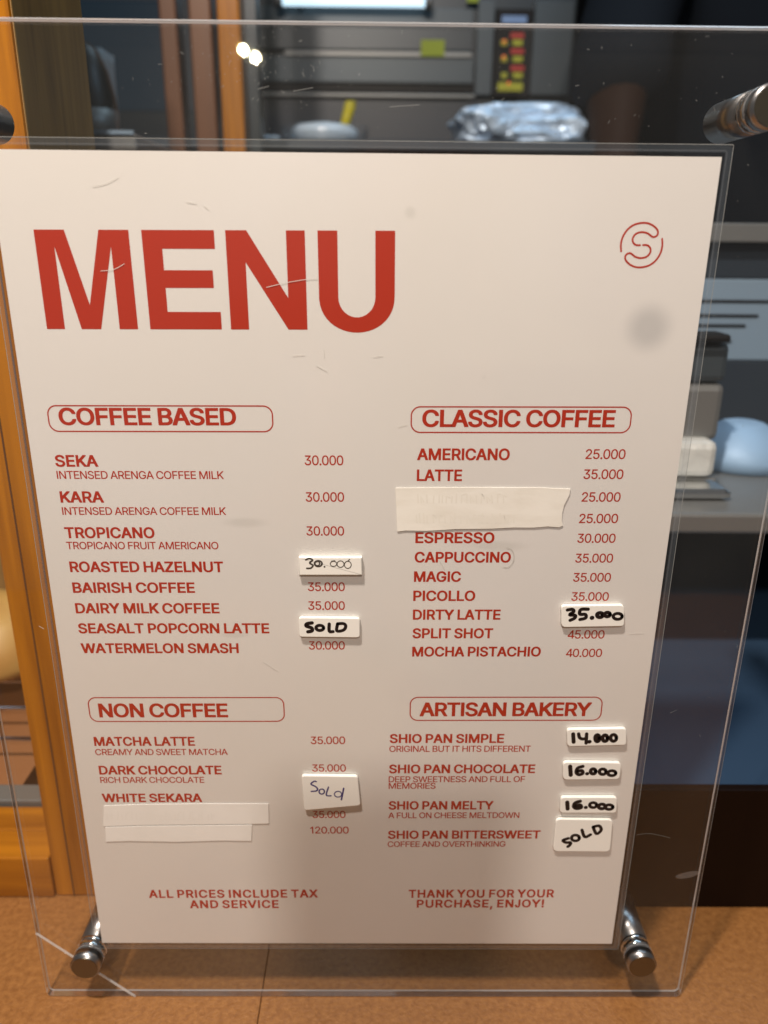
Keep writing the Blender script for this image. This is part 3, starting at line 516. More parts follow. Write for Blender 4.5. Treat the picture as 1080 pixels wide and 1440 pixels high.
# ------------------------------------------------------------------ stickers and tape on the sheet
def sticker(label, quad, group, t=.0013, r=.0011, curl=0.0):
    q = [(P(u, v, -.0003 - t).x, P(u, v, -.0003 - t).z) for u, v in quad]      # TL TR BR BL
    pts = []
    for i in range(4):
        b = Vector(q[i]); a = Vector(q[i - 1]); c = Vector(q[(i + 1) % 4])
        p0 = b + (a - b).normalized() * r; p1 = b + (c - b).normalized() * r
        for k in range(5):
            s_ = k / 4; pts.append(tuple((1 - s_) ** 2 * p0 + 2 * s_ * (1 - s_) * b + s_ * s_ * p1))
    cx = sum(p[0] for p in q) / 4; czz = sum(p[1] for p in q) / 4
    root = thing('price_sticker', label, 'sticker', group, (cx, -.0003, czz))
    loc = [(x - cx, z - czz) for x, z in pts]
    o = prism('pad', loc, -t, 0, M['sticker'], root, bev=.00028)
    return root, (cx, czz), t
def write(root, c, t, strokes, m, ox, oy, sc, y=None):
    bm = bmesh.new(); yy = -t - .00005; k = 0
    for st in strokes:
        wd = st[0] / sc * .000262 * (1.4 if m is M['ink'] else 1.3)
        if st[1] == 'o':
            cx, cy, rx, ry = st[2:6]; pts = [(cx + rx * math.cos(R(a)), cy + ry * math.sin(R(a) )) for a in range(0, 361, 18)]
        elif st[1] == '.': pts = [(st[2] - 1, st[3]), (st[2] + 1, st[3])]
        else: pts = [tuple(p) for p in catmull(st[1:], 5)]
        path = []
        for i, (x, y_) in enumerate(pts):
            q = P(ox + x / sc, oy + y_ / sc, -.0003 - t); path.append((q.x - c[0], q.z - c[1]))
        ribbon_mesh(bm, path, wd, yy - k * 4e-6); k += 1
    return bmobj('handwriting', bm, m, root)
GS = 'white handwritten price stickers on the menu'
r_, c_, t_ = sticker('white sticker reading 30.000 in thin grey pen beside Roasted Hazelnut', [(420, 784), (509, 784), (509, 809), (420, 809)], GS, .0016, .0002)
write(r_, c_, t_, [(15, (250, 225), (290, 210), (328, 228), (295, 262), (333, 290), (308, 322), (262, 325)), (14, 'o', 395, 270, 44, 34), (10, 'o', 385, 268, 28, 24), (15, '.', 468, 306),
 (7, 'o', 573, 272, 38, 30), (7, 'o', 655, 275, 40, 38), (7, 'o', 740, 283, 40, 42), (7, (550, 240), (590, 235)), (7, (740, 240), (762, 218))], M['inkthin'], 400, 760, 8.307)
r_, c_, t_ = sticker('white sticker with bold black SOLD between two prices beside Seasalt Popcorn Latte', [(420, 868.5), (506, 869.5), (506, 897), (421, 896)], GS, .0013, .0011)
write(r_, c_, t_, [(30, (322, 962), (265, 972), (255, 998), (318, 1022), (320, 1055), (275, 1066)), (27, 'o', 413, 1020, 44, 30), (27, (523, 975), (524, 1058), (568, 1063)), (26, (620, 978), (612, 1055), (690, 1045), (716, 1000), (690, 970), (620, 972))], M['ink'], 400, 760, 8.307)
r_, c_, t_ = sticker('white sticker reading 35.000 in bold black marker beside Dirty Latte', [(789.5, 852), (878, 851), (878, 881), (790, 882.5)], GS, .0013, .0014)
write(r_, c_, t_, [(26, (215, 213), (270, 207), (283, 232), (238, 265), (300, 272), (292, 302), (245, 325)), (26, (440, 205), (362, 208), (350, 258), (410, 262), (412, 300), (352, 316)), (34, '.', 482, 298), (30, 'o', 568, 268, 32, 24), (28, 'o', 648, 262, 30, 22), (24, 'o', 760, 282, 48, 32)], M['ink'], 770, 830, 7.714)
r_, c_, t_ = sticker('tall white sticker with thin blue pen Sold below the Dark Chocolate price', [(424, 1091), (503, 1092), (507, 1133), (428, 1140)], GS, .0013, .0012)
write(r_, c_, t_, [(15, (312, 262), (288, 256), (245, 292), (300, 322), (328, 350), (315, 378), (250, 385)), (14, 'o', 382, 387, 34, 32), (14, (468, 330), (440, 430), (500, 440)), (11, 'o', 588, 420, 46, 36), (15, (660, 345), (645, 420), (630, 490))], M['blue'], 410, 1070, 9)
r_, c_, t_ = sticker('white sticker reading 14.000 in black marker beside Shio Pan Simple, topmost of four', [(797.5, 1026), (881, 1024.5), (881, 1048), (798, 1050)], GS, .0013, .0013)
write(r_, c_, t_, [(28, (315, 220), (320, 298)), (24, (368, 218), (378, 255), (410, 268), (445, 258)), (24, (445, 218), (440, 308)), (30, '.', 472, 294), (28, 'o', 548, 260, 20, 32), (27, 'o', 622, 260, 24, 30), (25, 'o', 704, 257, 28, 32)], M['ink'], 760, 1000, 6.857)
r_, c_, t_ = sticker('white sticker reading 16.000 in black marker beside Shio Pan Chocolate', [(792, 1072), (874, 1073), (871.5, 1096), (792, 1097)], GS, .0013, .0016)
write(r_, c_, t_, [(30, (286, 532), (292, 616)), (26, (408, 532), (360, 548), (345, 590), (372, 612), (408, 598), (398, 572), (362, 580)), (28, '.', 450, 602), (27, 'o', 508, 580, 24, 24), (25, 'o', 600, 583, 32, 26), (24, 'o', 688, 597, 38, 24)], M['ink'], 760, 1000, 6.857)
r_, c_, t_ = sticker('white sticker reading 16.000 in black marker beside Shio Pan Melty', [(789, 1121.5), (868, 1121.5), (867, 1143.5), (787.5, 1143.5)], GS, .0013, .0014)
write(r_, c_, t_, [(30, (258, 878), (262, 942)), (28, (382, 868), (335, 885), (322, 920), (350, 938), (392, 928), (382, 905), (345, 912)), (28, '.', 437, 928), (24, 'o', 508, 905, 34, 24), (27, 'o', 592, 918, 32, 22), (25, 'o', 662, 924, 36, 22)], M['ink'], 760, 1000, 6.857)
r_, c_, t_ = sticker('squarish white sticker with slanted black SOLD beside Shio Pan Bittersweet', [(782, 1152), (862, 1153), (858, 1198), (778, 1197.5)], GS, .0011, .0018)
write(r_, c_, t_, [(24, (268, 1226), (217, 1245), (245, 1266), (288, 1266), (285, 1288), (264, 1306)), (24, 'o', 337, 1222, 38, 28), (24, (400, 1145), (428, 1212), (482, 1190)), (24, (508, 1118), (540, 1182), (585, 1145), (565, 1105), (508, 1115))], M['ink'], 760, 1000, 6.857)

def wavy(a, b, n, amp):
    a, b = Vector(a), Vector(b); return [tuple(a.lerp(b, i / n) + Vector((0, random.uniform(-amp, amp)))) for i in range(n)]
def tape(name, label, quadlist, m, th):
    pts = [(P(u, v, -.0003).x, P(u, v, -.0003).z) for u, v in quadlist]
    cx = sum(p[0] for p in pts) / len(pts); czz = sum(p[1] for p in pts) / len(pts)
    o = prism(name, [(x - cx, z - czz) for x, z in pts], -th, 0, m, bev=.00005); o.location = (cx, -.00022, czz)
    return tag(o, label, 'tape')
tape('tape_strip', 'cream masking tape strip with torn right end covering two lines under Latte',
     [(556, 686), (600, 685.6), (680, 685.2), (760, 685.6), (802, 687.5), (801, 695), (797, 703), (793, 711), (790.5, 722), (790, 732), (791.5, 739), (786, 741.5), (770, 740.3), (750, 742), (722, 741.8), (690, 743.5), (640, 744), (600, 746.5), (570, 746), (558.5, 747.6)], M['tape'], .00022)
tape('tape_strip', 'wide pale tape strip directly under White Sekara', [(146, 1133), (200, 1131), (290, 1130), (377.5, 1130), (378, 1144), (378, 1158), (355, 1158.6), (260, 1159.6), (200, 1160.3), (145, 1162)], M['tape2'], .00014)
tape('tape_strip', 'narrower pale tape strip, lowest of the two below White Sekara', [(148, 1163.3), (200, 1161.6), (300, 1160.6), (354.6, 1160), (354, 1171), (353.5, 1182.5), (310, 1182), (250, 1183.8), (180, 1182.6), (149, 1183.6)], M['tape2'], .00014)

def faded(tp, rows, m, th):
    bm = bmesh.new()
    for u0, u1, v, h in rows:
        u = u0
        while u < u1:
            k = random.random(); a = P(u, v, 0); b = P(u + random.uniform(-1, 1), v - h * random.uniform(.6, 1), 0); c = P(u + random.uniform(3, 7), v - h * random.uniform(0, 1), 0)
            pts = [(q.x - tp.location.x, q.z - tp.location.z) for q in ((a, b) if k < .5 else (a, b, c))]
            ribbon_mesh(bm, pts, .0005, -th - .00003 - random.random() * 1e-5); u += random.uniform(4, 9)
    bmobj('faded_print', bm, m, tp)['kind'] = 'stuff'
tps = [o for o in COL.objects if o.name.startswith('tape_strip')]
gh = mat('faded_print', (.755, .725, .64), .7); gh2 = mat('faded_print_pale', (.785, .76, .705), .7)
faded(tps[0], ((588, 712, 706, 13), (586, 724, 734, 13)), gh, .00022)
faded(tps[1], ((150, 300, 1151, 11),), gh2, .00014)
# ------------------------------------------------------------------ the clear sign stand
PX0, PX1, PZ0, PZ1 = -.1318, .1377, ZC + .0002, .1812
stand = thing('sign_stand', 'clear acrylic sign holder with steel standoffs and a cracked lower corner on the counter', 'sign holder')
y0, y1 = .0003, .0033
pts = round_rect(PX0, PZ0, PX1, PZ1, .0022, 5)
bm = bmesh.new(); A = [bm.verts.new((x, y0, z)) for x, z in pts]; B = [bm.verts.new((x, y1, z)) for x, z in pts]; n = len(pts)
bm.faces.new(A); bm.faces.new(B[::-1])
for i in range(n): bm.faces.new((A[i], B[i], B[(i + 1) % n], A[(i + 1) % n]))
bmesh.ops.recalc_face_normals(bm, faces=bm.faces[:])
bmesh.ops.bevel(bm, geom=[e for e in bm.edges if abs(e.verts[0].co.y - e.verts[1].co.y) < 1e-9], offset=.00034, segments=1, affect='EDGES')
me = bpy.data.meshes.new('acrylic_panel'); bm.normal_update()
for f in bm.faces:
    ny = abs(f.normal.y); f.material_index = 0 if ny > .9 else (1 if ny > .3 else 2)
bm.to_mesh(me); bm.free()
for k in ('acryl', 'arim', 'aedge'): me.materials.append(M[k])
panel = link('acrylic_panel', me, None, stand)
# the crack: a milky sheet through the thickness of the panel
ca, cb = P(50, 1313, y0), P(190, 1402, y0); t_ = (cb - ca).normalized(); nn = Vector((-t_.z, 0, t_.x)) * .0003
prism('crack', [(ca.x + nn.x, ca.z + nn.z), (cb.x + nn.x, cb.z + nn.z), (cb.x - nn.x, cb.z - nn.z), (ca.x - nn.x, ca.z - nn.z)], y0 - .00003, y0 + .0006, clear('crack_glass', .38, .15, hazecol=(.85, .83, .8)), stand)
# dust, scratches and a greasy mark on the panel
bm = bmesh.new()
for i in range(300):
    if random.random() < .3: u = random.gauss(370, 45); v = random.gauss(95, 28)
    else:
        u, v = random.choice(((random.uniform(120, 1080), random.uniform(42, 200)), (random.uniform(950, 1190), random.uniform(200, 1300))))
    c = P(u, v, 0)
    if not (PX0 + .002 < c.x < PX1 - .002 and PZ0 < c.z < PZ1 - .002): continue
    if LX0 < c.x < LX1 and LZ0 < c.z < LZ1: continue
    a = random.uniform(0, 3.14); l = random.uniform(.00006, .00016) * (random.choice((1, 1, 1, 3.5))); wd = random.uniform(.00005, .00011)
    dx, dz = math.cos(a) * l, math.sin(a) * l
    try: ribbon_mesh(bm, [(c.x - dx, c.z - dz), (c.x + dx, c.z + dz)], wd, y0 - .00003)
    except ValueError: pass
d = bmobj('dust_specks', bm, M['dust'], stand); d['kind'] = 'stuff'
bm = bmesh.new()
for sc in ([(362, 125), (378, 121)], [(412, 128), (440, 123)], [(895, 1175), (915, 1173), (943, 1179)], [(943, 1003), (952, 999)], [(548, 150), (590, 147)]):
    ribbon_mesh(bm, catmull([(P(u, v).x, P(u, v).z) for u, v in sc], 3), .00010, y0 - .00003)
bmobj('panel_scratches', bm, M['dust'], stand)['kind'] = 'stuff'
bm = bmesh.new(); c = P(968, 1231, 0)
bm.faces.new([bm.verts.new((c.x + .0048 * math.cos(R(a)) * (1 + .12 * math.sin(R(3 * a))), y0 - .00004, c.z + .0016 * math.sin(R(a)) + .0012 * math.cos(R(a)))) for a in range(0, 360, 20)])
bmobj('greasy_mark', bm, clear('greasy', .09, .4, hazecol=(.8, .8, .8)), stand)

def standoff(x, z):
    r = bpy.data.objects.new('standoff', None); COL.objects.link(r); r.parent = stand; r.location = (x, 0, z); r.empty_display_size = .005
    cyl('cap', (0, -.0008, 0), (0, -.0058, 0), .0060, M['steel'], r, 48, bev=.0005)
    cyl('cap_face', (0, -.00575, 0), (0, -.0060, 0), .0053, M['cap'], r, 48)
    cyl('washer', (0, .00028, 0), (0, -.0008, 0), .00605, M['washer'], r, 48)
    cyl('collar', (0, .00335, 0), (0, .0046, 0), .00605, M['ring'], r, 48)
    cyl('barrel', (0, .0046, 0), (0, .0290, 0), .0060, M['steel'], r, 48, bev=.0007)
    cyl('sleeve', (0, -.00005, 0), (0, .0034, 0), .00595, M['ring'], r, 16)
    return r
q = P(1066, 156, .0035); standoff(q.x, q.z)
q = P(-64, 157, .0035); standoff(q.x, q.z)
q = P(126, 1344, 0); standoff(q.x, q.z)
q = P(897, 1342, 0); standoff(q.x, q.z)

# ------------------------------------------------------------------ tiled counter
setting(box('counter_base', (-.46, -.40, ZC - .03), (.56, .0595, ZC - .0012), M['grout']))
ctr = bpy.data.objects.new('countertop', None); COL.objects.link(ctr); setting(ctr)
xs_ = (-.46, -.041, .26, .56)
for xa, xb in zip(xs_, xs_[1:]):
    tm = None
    for ya in (-.40, -.20, -.04):
        yb_ = {-.40: -.20, -.20: -.04, -.04: .0595}[ya]
        o = box('tile', (.00016, .00016, -.008), (xb - xa - .00016, yb_ - ya - .00016, 0), M['tile'], ctr, bev=.00025); o.location = (xa, ya, ZC)

# ------------------------------------------------------------------ display case on the left
case = thing('display_case', 'orange wooden bakery display case with wire rack at the left behind the sign', 'display case')
Yc = .0535
def vline_x(u, v, Y): return P(u, v, Y).x
xl = P(67, 1190, Yc).x; xr = P(32, 160, Yc).x
box('post', (xl, Yc, ZC + .0002), (xr, .122, .42), M['wood'], case, .0012)
for du in (0, 1):
    gx = xl + (xr - xl) * (.26, .52)[du]
    box('groove', (gx, Yc - .0002, ZC + .001), (gx + .0007, Yc + .001, .42), M['groove'], case)
box('side_board', (xr - .0012, Yc + .0012, ZC + .0002), (xr + .0004, .124, .42), M['woodd'], case, .0006)  # side face of the post, its shade put into the duller wood
zr = P(30, 1205, Yc).z
box('bottom_rail', (-.55, Yc - .001, ZC + .0002), (xl - .0003, Yc + .018, zr), M['woodr'], case, .001)
box('rail_ledge', (-.55, Yc + .0182, ZC + .0002), (xl + .004, Yc + .036, zr - .0005), M['woodr'], case, .001)
box('track', (-.55, Yc + .037, zr - .004), (xl + .004, Yc + .050, zr + .002), M['gsteel'], case, .0008)
# rack floor and wires
zt = zr + .001
box('case_floor', (-.55, Yc + .052, ZC), (P(95, 100, .30).x, .30, zt - .004), M['tray'], case)
for k in range(6):
    yy = Yc + .075 + k * .03
    cyl('rack_wire', (-.55, yy, zt + .012), (P(95, 100, .30).x, yy, zt + .012), .0011, M['chrome'], case, 10)
box('case_back', (-.55, .30, ZC), (P(95, 100, .30).x, .308, .42), M['woodd'], case)
bun = bpy.data.objects.new('bread_bun', None)
bm = bmesh.new(); bmesh.ops.create_icosphere(bm, subdivisions=4, radius=1)
for v in bm.verts:
    k = 1 + .05 * noise.noise(v.co * 2.2); v.co = Vector((v.co.x * .052 * k, v.co.y * .04 * k, v.co.z * (.036 if v.co.z > 0 else .018) * k))
cb_ = P(-22, 905, .20)
tag(bmobj('bread_bun', bm, M['bread'], None, True, (cb_.x, .20, zt + .0131 + .018)), 'golden bread bun on the wire rack inside the wooden case', 'bread')

# ------------------------------------------------------------------ things seen over the top edge of the sheet
part = thing('wooden_partition', 'row of upright wooden strips behind the sign left of the oven', 'partition')
for u0, u1, m in ((229, 253, 'woodb'), (270, 301, 'woodb'), (309, 340, 'wood')):
    slab('upright', u0, 0, u1, 200, .60, .03, M[m], part, .002, Z0=-.3, Z1=.75)
slab('crosspiece', 229, 262, 340, 300, .605, .02, M['woodb'], part, .002)
slab('side_panel', 341, 0, 364, 200, .63, .02, M['dgrey2'], part, .001, Z0=-.3, Z1=.75)

ZS = P(440, 203, .86).z
shelf = thing('steel_shelf', 'dark steel shelf in front of the oven holding tub and foil', 'shelf')
box('shelf_board', (P(120, 210, .9).x, .80, ZS - .012), (P(850, 210, .9).x, 1.14, ZS), M['navy'], shelf, .002)
for x in (P(130, 210, .9).x, P(840, 210, .9).x): box('shelf_leg', (x - .012, .95, -.6), (x + .012, .974, ZS - .0121), M['navy'], shelf)

oven = thing('deck_oven', 'grey steel deck oven with black control strip and yellow note behind the shelf', 'oven')
Yo = 1.15
box('body', (P(352, 100, Yo).x, Yo + .012, ZS + .0005), (P(806, 100, Yo).x, Yo + .5, .78), M['dgrey2'], oven)
def os_(name, u0, v0, u1, v1, m, dy=0, t=.012, bev=.001): return slab(name, u0, v0, u1, v1, Yo - dy, t + dy, M[m], oven, bev)
os_('door', 355, 10, 666, 36, 'dgrey', .004)
os_('door', 355, 37, 666, 70, 'dgrey2', .002)
os_('door_trim', 400, 72, 664, 79, 'gsteel', .008)
os_('door', 355, 80, 666, 116, 'dgrey', .004)
os_('vent_gap', 355, 117, 668, 130, 'black', 0)
os_('ledge', 355, 131, 668, 136, 'gsteel', .012)
os_('lower_front', 355, 137, 668, 200, 'navy', 0)
os_('panel_frame', 670, 0, 694, 134, 'dgrey', .003)
os_('panel_frame', 749, 0, 804, 134, 'dgrey', .003)
cp = os_('control_panel', 695, 12, 748, 136, 'black', .005)
def ctl(name, u0, v0, u1, v1, m): slab(name, u0, v0, u1, v1, Yo - .0075, .002, M[m], cp, .0004)
ctl('display', 706, 22, 741, 33, 'display')
for v in (46, 68, 92): ctl('red_label', 718, v, 737, v + 8, 'redl')
for v in (56, 79, 102): ctl('yellow_label', 721, v, 735, v + 8, 'notei'); ctl('yellow_label', 705, v, 713, v + 8, 'notei')
ctl('yellow_label', 700, 116, 735, 128, 'notei')
for (u, v) in ((709, 58), (708, 80), (715, 117)):
    q = P(u, v, Yo - .008); cyl('indicator_light', (q.x, q.y, q.z), (q.x, q.y - .003, q.z), .0021, M['led'], cp, 12)
o = slab('sticky_note', 592, 56, 625, 79, Yo - .010, .001, M['note']); tag(o, 'yellow green note stuck on the oven door beside the control strip', 'note')
o = slab('sticky_note', 657, -8, 673, 3, Yo - .010, .001, M['note']); tag(o, 'small yellow note at the top edge of the oven', 'note')
q0, q1 = P(392, 1, Yo - .03), P(603, 1, Yo - .03)
lt = thing('tube_light', 'bright bluish white tube light along the top of the oven', 'light')
cyl('tube', q0, (q1.x, q0.y, q0.z), .0065, M['tube'], lt, 20)
for qx in (q0.x, q1.x): cyl('tube_end', (qx - .006, q0.y, q0.z), (qx + .006, q0.y, q0.z), .010, M['gsteel'], lt, 20)
cyl('tube_holder', (q0.x + .03, q0.y, q0.z), (q0.x + .03, Yo + .005, q0.z), .005, M['gsteel'], lt, 10)

# tub with white lid and a yellow spoon
cx = P(456, 195, .90).x; rr = (P(520, 195, .90).x - P(394, 195, .90).x) / 2; zl = P(456, 172, .84).z
tub = thing('plastic_tub', 'round clear tub of white cream on the shelf in front of the oven', 'tub', None, (cx, .90, ZS))
lathe('wall', [(rr * .92, .0005), (rr * .96, (zl - ZS) * .5), (rr, zl - ZS), (rr * .97, zl - ZS), (rr * .9, .004), (0, .003)], (0, 0, 0), M['clearp'], tub)
lathe('cream', [(0, .004), (rr * .72, .004), (rr * .74, zl - ZS - .002), (rr * .6, zl - ZS + .003), (rr * .3, zl - ZS + .006), (0, zl - ZS + .006)], (0, 0, 0), M['white'], tub)
a, b = P(481, 184, .90), P(493, 146, .90)
sp = thing('yellow_spoon', 'yellow spoon handle standing up in the round tub', 'spoon', None, tuple(a))
cyl('handle', (0, 0, -.004), b - a, .0055, M['yellow'], sp, 12, .0075)
lathe('handle_tip', [(.0075, 0), (.006, .003), (0, .004)], b - a, M['yellow'], sp, 12)
o = slab('small_box', 364, 190, 393, 208, .85, .03, M['white'], bev=.003); o.location.z -= 0; tag(o, 'small white box on the shelf left of the round tub', 'box')

# crumpled foil parcel
bm = bmesh.new(); bmesh.ops.create_icosphere(bm, subdivisions=5, radius=1)
c = P(738, 160, .88); hx = (P(828, 160, .88).x - P(652, 160, .88).x) / 2; hz = (P(738, 140, .88).z - ZS) / 2.15
for v in bm.verts:
    d = v.co.copy(); d = Vector([math.copysign(abs(t) ** .62, t) for t in d])
    k = 1 + .22 * noise.noise(v.co * 1.6) + .16 * abs(noise.noise(v.co * 3.1)) + .06 * abs(noise.noise(v.co * 7))
    v.co = Vector((d.x * hx * k, d.y * .07 * k, d.z * hz * k))
    if v.co.z < -hz * .8: v.co.z = -hz * .8
zf = ZS + hz * .8
tag(bmobj('foil_parcel', bm, M['foil'], None, False, (c.x, .90, zf)), 'crumpled silver foil parcel on the shelf under the control strip', 'foil parcel')

# left of the uprights: pale bag, dark dome, base
q = P(139, 150, .46); zb = P(139, 204, .46).z
side = thing('side_table', 'small grey ledge behind the wooden case carrying a dark dome', 'ledge')
box('top', (P(118, 200, .44).x - .1, .38, zb - .012), (P(222, 200, .44).x, .56, zb), M['gsteel'], side, .002)
box('front_lip', (P(165, 200, .44).x, .378, zb - .001), (P(220, 200, .44).x, .3795, zb + .0015), M['lsteel'], side)  # pale strip in place of a thin line of reflection
box('support', (P(170, 200, .44).x - .1, .46, -.6), (P(170, 200, .44).x, .48, zb - .0121), M['gsteel'], side)
dm = thing('lidded_pot', 'dark domed lid over a grey bowl beside the wooden post', 'pot', None, (P(130, 180, .45).x, .45, zb))
rr = P(164, 180, .45).x - P(128, 180, .45).x
lathe('bowl', [(0, .0005), (rr * .8, .0005), (rr, .006), (rr * 1.05, .024), (rr * .95, .024)], (0, 0, 0), M['gsteel'], dm)
lathe('lid', [(rr * 1.02, .0245), (rr * .98, .034), (rr * .8, .052), (rr * .5, .066), (rr * .2, .072), (0, .073)], (0, 0, 0), M['dome'], dm)
a, b = P(112, 150, .53), P(158, 150, .53)
bm = bmesh.new(); bmesh.ops.create_cube(bm, size=1); bmesh.ops.subdivide_edges(bm, edges=bm.edges[:], cuts=8, use_grid_fill=True)
ht = P(139, 74, .53).z - zb
for v in bm.verts:
    v.co = Vector((v.co.x * (b.x - a.x), v.co.y * .035, (v.co.z + .5) * ht + .0005)); v.co += Vector((0, .006, 0)) * noise.noise(v.co * 40)
tag(bmobj('paper_bag', bm, M['bag'], None, True, ((a.x + b.x) / 2, .53, zb)), 'pale blue grey bag standing behind the dark dome', 'bag')
slab('pane', 112, 0, 232, 60, .9, .01, M['navy'], None) if False else None
dk = thing('cold_cabinet', 'dark navy cabinet far behind the wooden strips at the left', 'cabinet')
box('cabinet_body', (P(60, 100, 1.25).x, 1.25, -.6), (P(350, 100, 1.25).x, 1.6, .85), M['navy'], dk)
slab('cabinet_door', 110, 0, 240, 160, 1.24, .009, mat('navy_door', (.012, .035, .06), .3), dk, .003)
slab('cabinet_shelf', 150, 155, 345, 205, 1.20, .04, M['dgrey2'], dk, .003)

# ------------------------------------------------------------------ steel bench and coffee machine on the right
bench = thing('steel_bench', 'blue steel bench with black kick board behind the right side of the sign', 'bench')
zk = P(1000, 1105, .0505).z; xk0 = P(560, 1200, .05).x
box('kick_board', (xk0, .0475, ZC + .0002), (.62, .052, zk), M['kick'], bench, .0006)
box('lower_top', (xk0, .0522, zk - .01), (.62, .42, zk - .0006), M['bluem'], bench)
YO = .14
zq = P(1000, 722, YO).z
box('black_front', (xk0, .42, zk), (.62, .43, zq - .012), M['black'], bench)
box('upper_top', (xk0, YO, zq - .0118), (.72, .80, zq), M['gsteel'], bench, .002)
mach = thing('coffee_grinder', 'grey coffee grinder with chrome foot on the steel bench at right', 'grinder')
Yg = G(970, 705, zq).y + .02
slab('foot_plate', 900, 688, 1032, 706, Yg - .02, .11, M['chrome'], mach, .004, Z0=zq + .0002, Z1=zq + .006)
slab('drip_cup', 935, 622, 1009, 672, Yg, .04, mat('frosted_metal', (.62, .62, .58), .5, .2, bump=(90, .003, .5, (1, 1, 1))), mach, .004)
slab('drip_cup_base', 930, 672, 1008, 690, Yg + .002, .04, M['gsteel'], mach, .002)
slab('column', 938, 540, 1016, 621, Yg + .012, .05, M['gsteel'], mach, .004)
slab('column_head', 930, 482, 1026, 539, Yg + .012, .06, M['dgrey'], mach, .004)
slab('spout_bar', 900, 470, 1030, 481, Yg + .005, .02, M['black'], mach, .002)
YJ = G(1040, 690, zq).y + .06; hj = P(1035, 592, YJ).z - zq
bm = bmesh.new(); bmesh.ops.create_uvsphere(bm, u_segments=32, v_segments=16, radius=1)
r1 = P(1078, 650, YJ).x - P(1010, 650, YJ).x
for v in bm.verts: pass
M['jugm'] = mat('matte_blue_steel', (.27, .42, .60), .5, .1)
reflection = thing('steel_jug', 'rounded pale blue steel jug behind the grinder', 'jug', None, (P(1030, 690, YJ).x, YJ, zq))
lathe('jug_body', [(0, .0005), (r1 * 1.02, .0005), (r1, hj * .28), (r1 * .86, hj * .55), (r1 * .6, hj * .82), (r1 * .42, hj * .96), (r1 * .3, hj), (0, hj)], (0, 0, 0), M['jugm'], reflection)  # solid body coloured as the pale blue reflection on steel
em = thing('espresso_machine', 'wide steel espresso machine with slotted panel at the right behind the grinder', 'coffee machine')
Ye = max(.34, G(1040, 640, zq).y)
print('Y', Yg, YJ, Ye)
def es(name, u0, v0, u1, v1, m, dy=0, t=.02, bev=.001): return slab(name, u0, v0, u1, v1, Ye - dy, t + dy, M[m], em, bev)
box('machine_body', (P(620, 500, Ye).x, Ye + .021, zq + .0003), (.95, .60, P(1040, 314, Ye).z), M['black'], em)
es('slotted_panel', 640, 392, 1300, 506, 'lsteel')
for u0, u1, v in ((700, 1150, 423), (700, 1068, 443), (700, 1050, 457), (700, 1030, 479)):
    slab('slot', u0, v - 2.2, u1, v + 2.2, Ye - .0012, .004, M['black'], em, .001)
es('dark_band', 640, 341, 1300, 391, 'navy')
es('top_bar', 640, 313, 1300, 340, 'gsteel', .012)
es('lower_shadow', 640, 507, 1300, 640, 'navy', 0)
setting(box('back_wall', (-1.6, 1.9, -.9), (2.2, 1.95, 1.6), M['wall']))
setting(box('floor', (-1.6, .45, -.95), (2.2, 1.95, -.9), M['wall']))
setting(box('side_wall', (-1.65, .44, -.9), (-1.6, 1.95, 1.6), M['wall']))
setting(box('side_wall', (1.5, .44, -.9), (1.55, 1.95, 1.6), M['wall']))

# ------------------------------------------------------------------ the person working behind (mostly in the dark)
def skinned(name, chains, m, parent, sub=2):
    me = bpy.data.meshes.new(name); vs, es_, rs = [], [], []; idx = {}
    for ch in chains:
        prev = None
        for (p, r) in ch:
            k = tuple(round(c, 4) for c in p)
            if k not in idx: idx[k] = len(vs); vs.append(p); rs.append(r)
            if prev is not None and prev != idx[k]: es_.append((prev, idx[k]))
            prev = idx[k]
    me.from_pydata(vs, es_, []); o = link(name, me, m, parent)
    md = o.modifiers.new('s', 'SKIN'); md.use_smooth_shade = True
    for i, r in enumerate(rs):
        me.skin_vertices[0].data[i].radius = (r, r * .8) if isinstance(r, float) else r
    me.skin_vertices[0].data[0].use_root = True
    s2 = o.modifiers.new('u', 'SUBSURF'); s2.levels = sub; s2.render_levels = sub
    dg = bpy.context.evaluated_depsgraph_get(); m2 = bpy.data.meshes.new_from_object(o.evaluated_get(dg))
    o.modifiers.clear(); o.data = m2; bpy.data.meshes.remove(me)
    if not m2.materials: m2.materials.append(m)
    for p in m2.polygons: p.use_smooth = True
    return o
YB = 1.02
elb = P(872, 70, .86); wr = P(862, 222, .80); sh = P(935, -130, 1.0); tor = P(1010, 60, YB)
man = thing('person', 'person in a black shirt reaching forward beside the foil parcel', 'person')
hand = wr + Vector((0, -.03, -.05))
ch = [[(tuple(Vector((tor.x + .1, YB + .02, -.25))), .15), ((tor.x + .1, YB + .02, -.02), .14), ((tor.x + .1, YB, .25), .16), ((tor.x + .1, YB, sh.z - .02), .15), ((tor.x + .1, YB - .02, sh.z + .10), .055), ((tor.x + .1, YB - .03, sh.z + .17), .07), ((tor.x + .1, YB - .04, sh.z + .25), .085), ((tor.x + .1, YB - .03, sh.z + .33), .06)],
      [((tor.x + .1, YB, sh.z - .02), .15), (tuple(sh), .06), (tuple(elb.lerp(sh, .5)), .05), (tuple(elb), .046), (tuple(wr.lerp(elb, .5)), .042), (tuple(wr), .030), (tuple(hand), .036)],
      [((tor.x + .1, YB, sh.z - .02), .15), ((tor.x + .30, YB, sh.z - .02), .06), ((tor.x + .36, YB, sh.z - .30), .048), ((tor.x + .33, YB - .22, sh.z - .42), .034), ((tor.x + .32, YB - .28, sh.z - .43), .034)]]
skinned('body', ch, M['skin'], man)
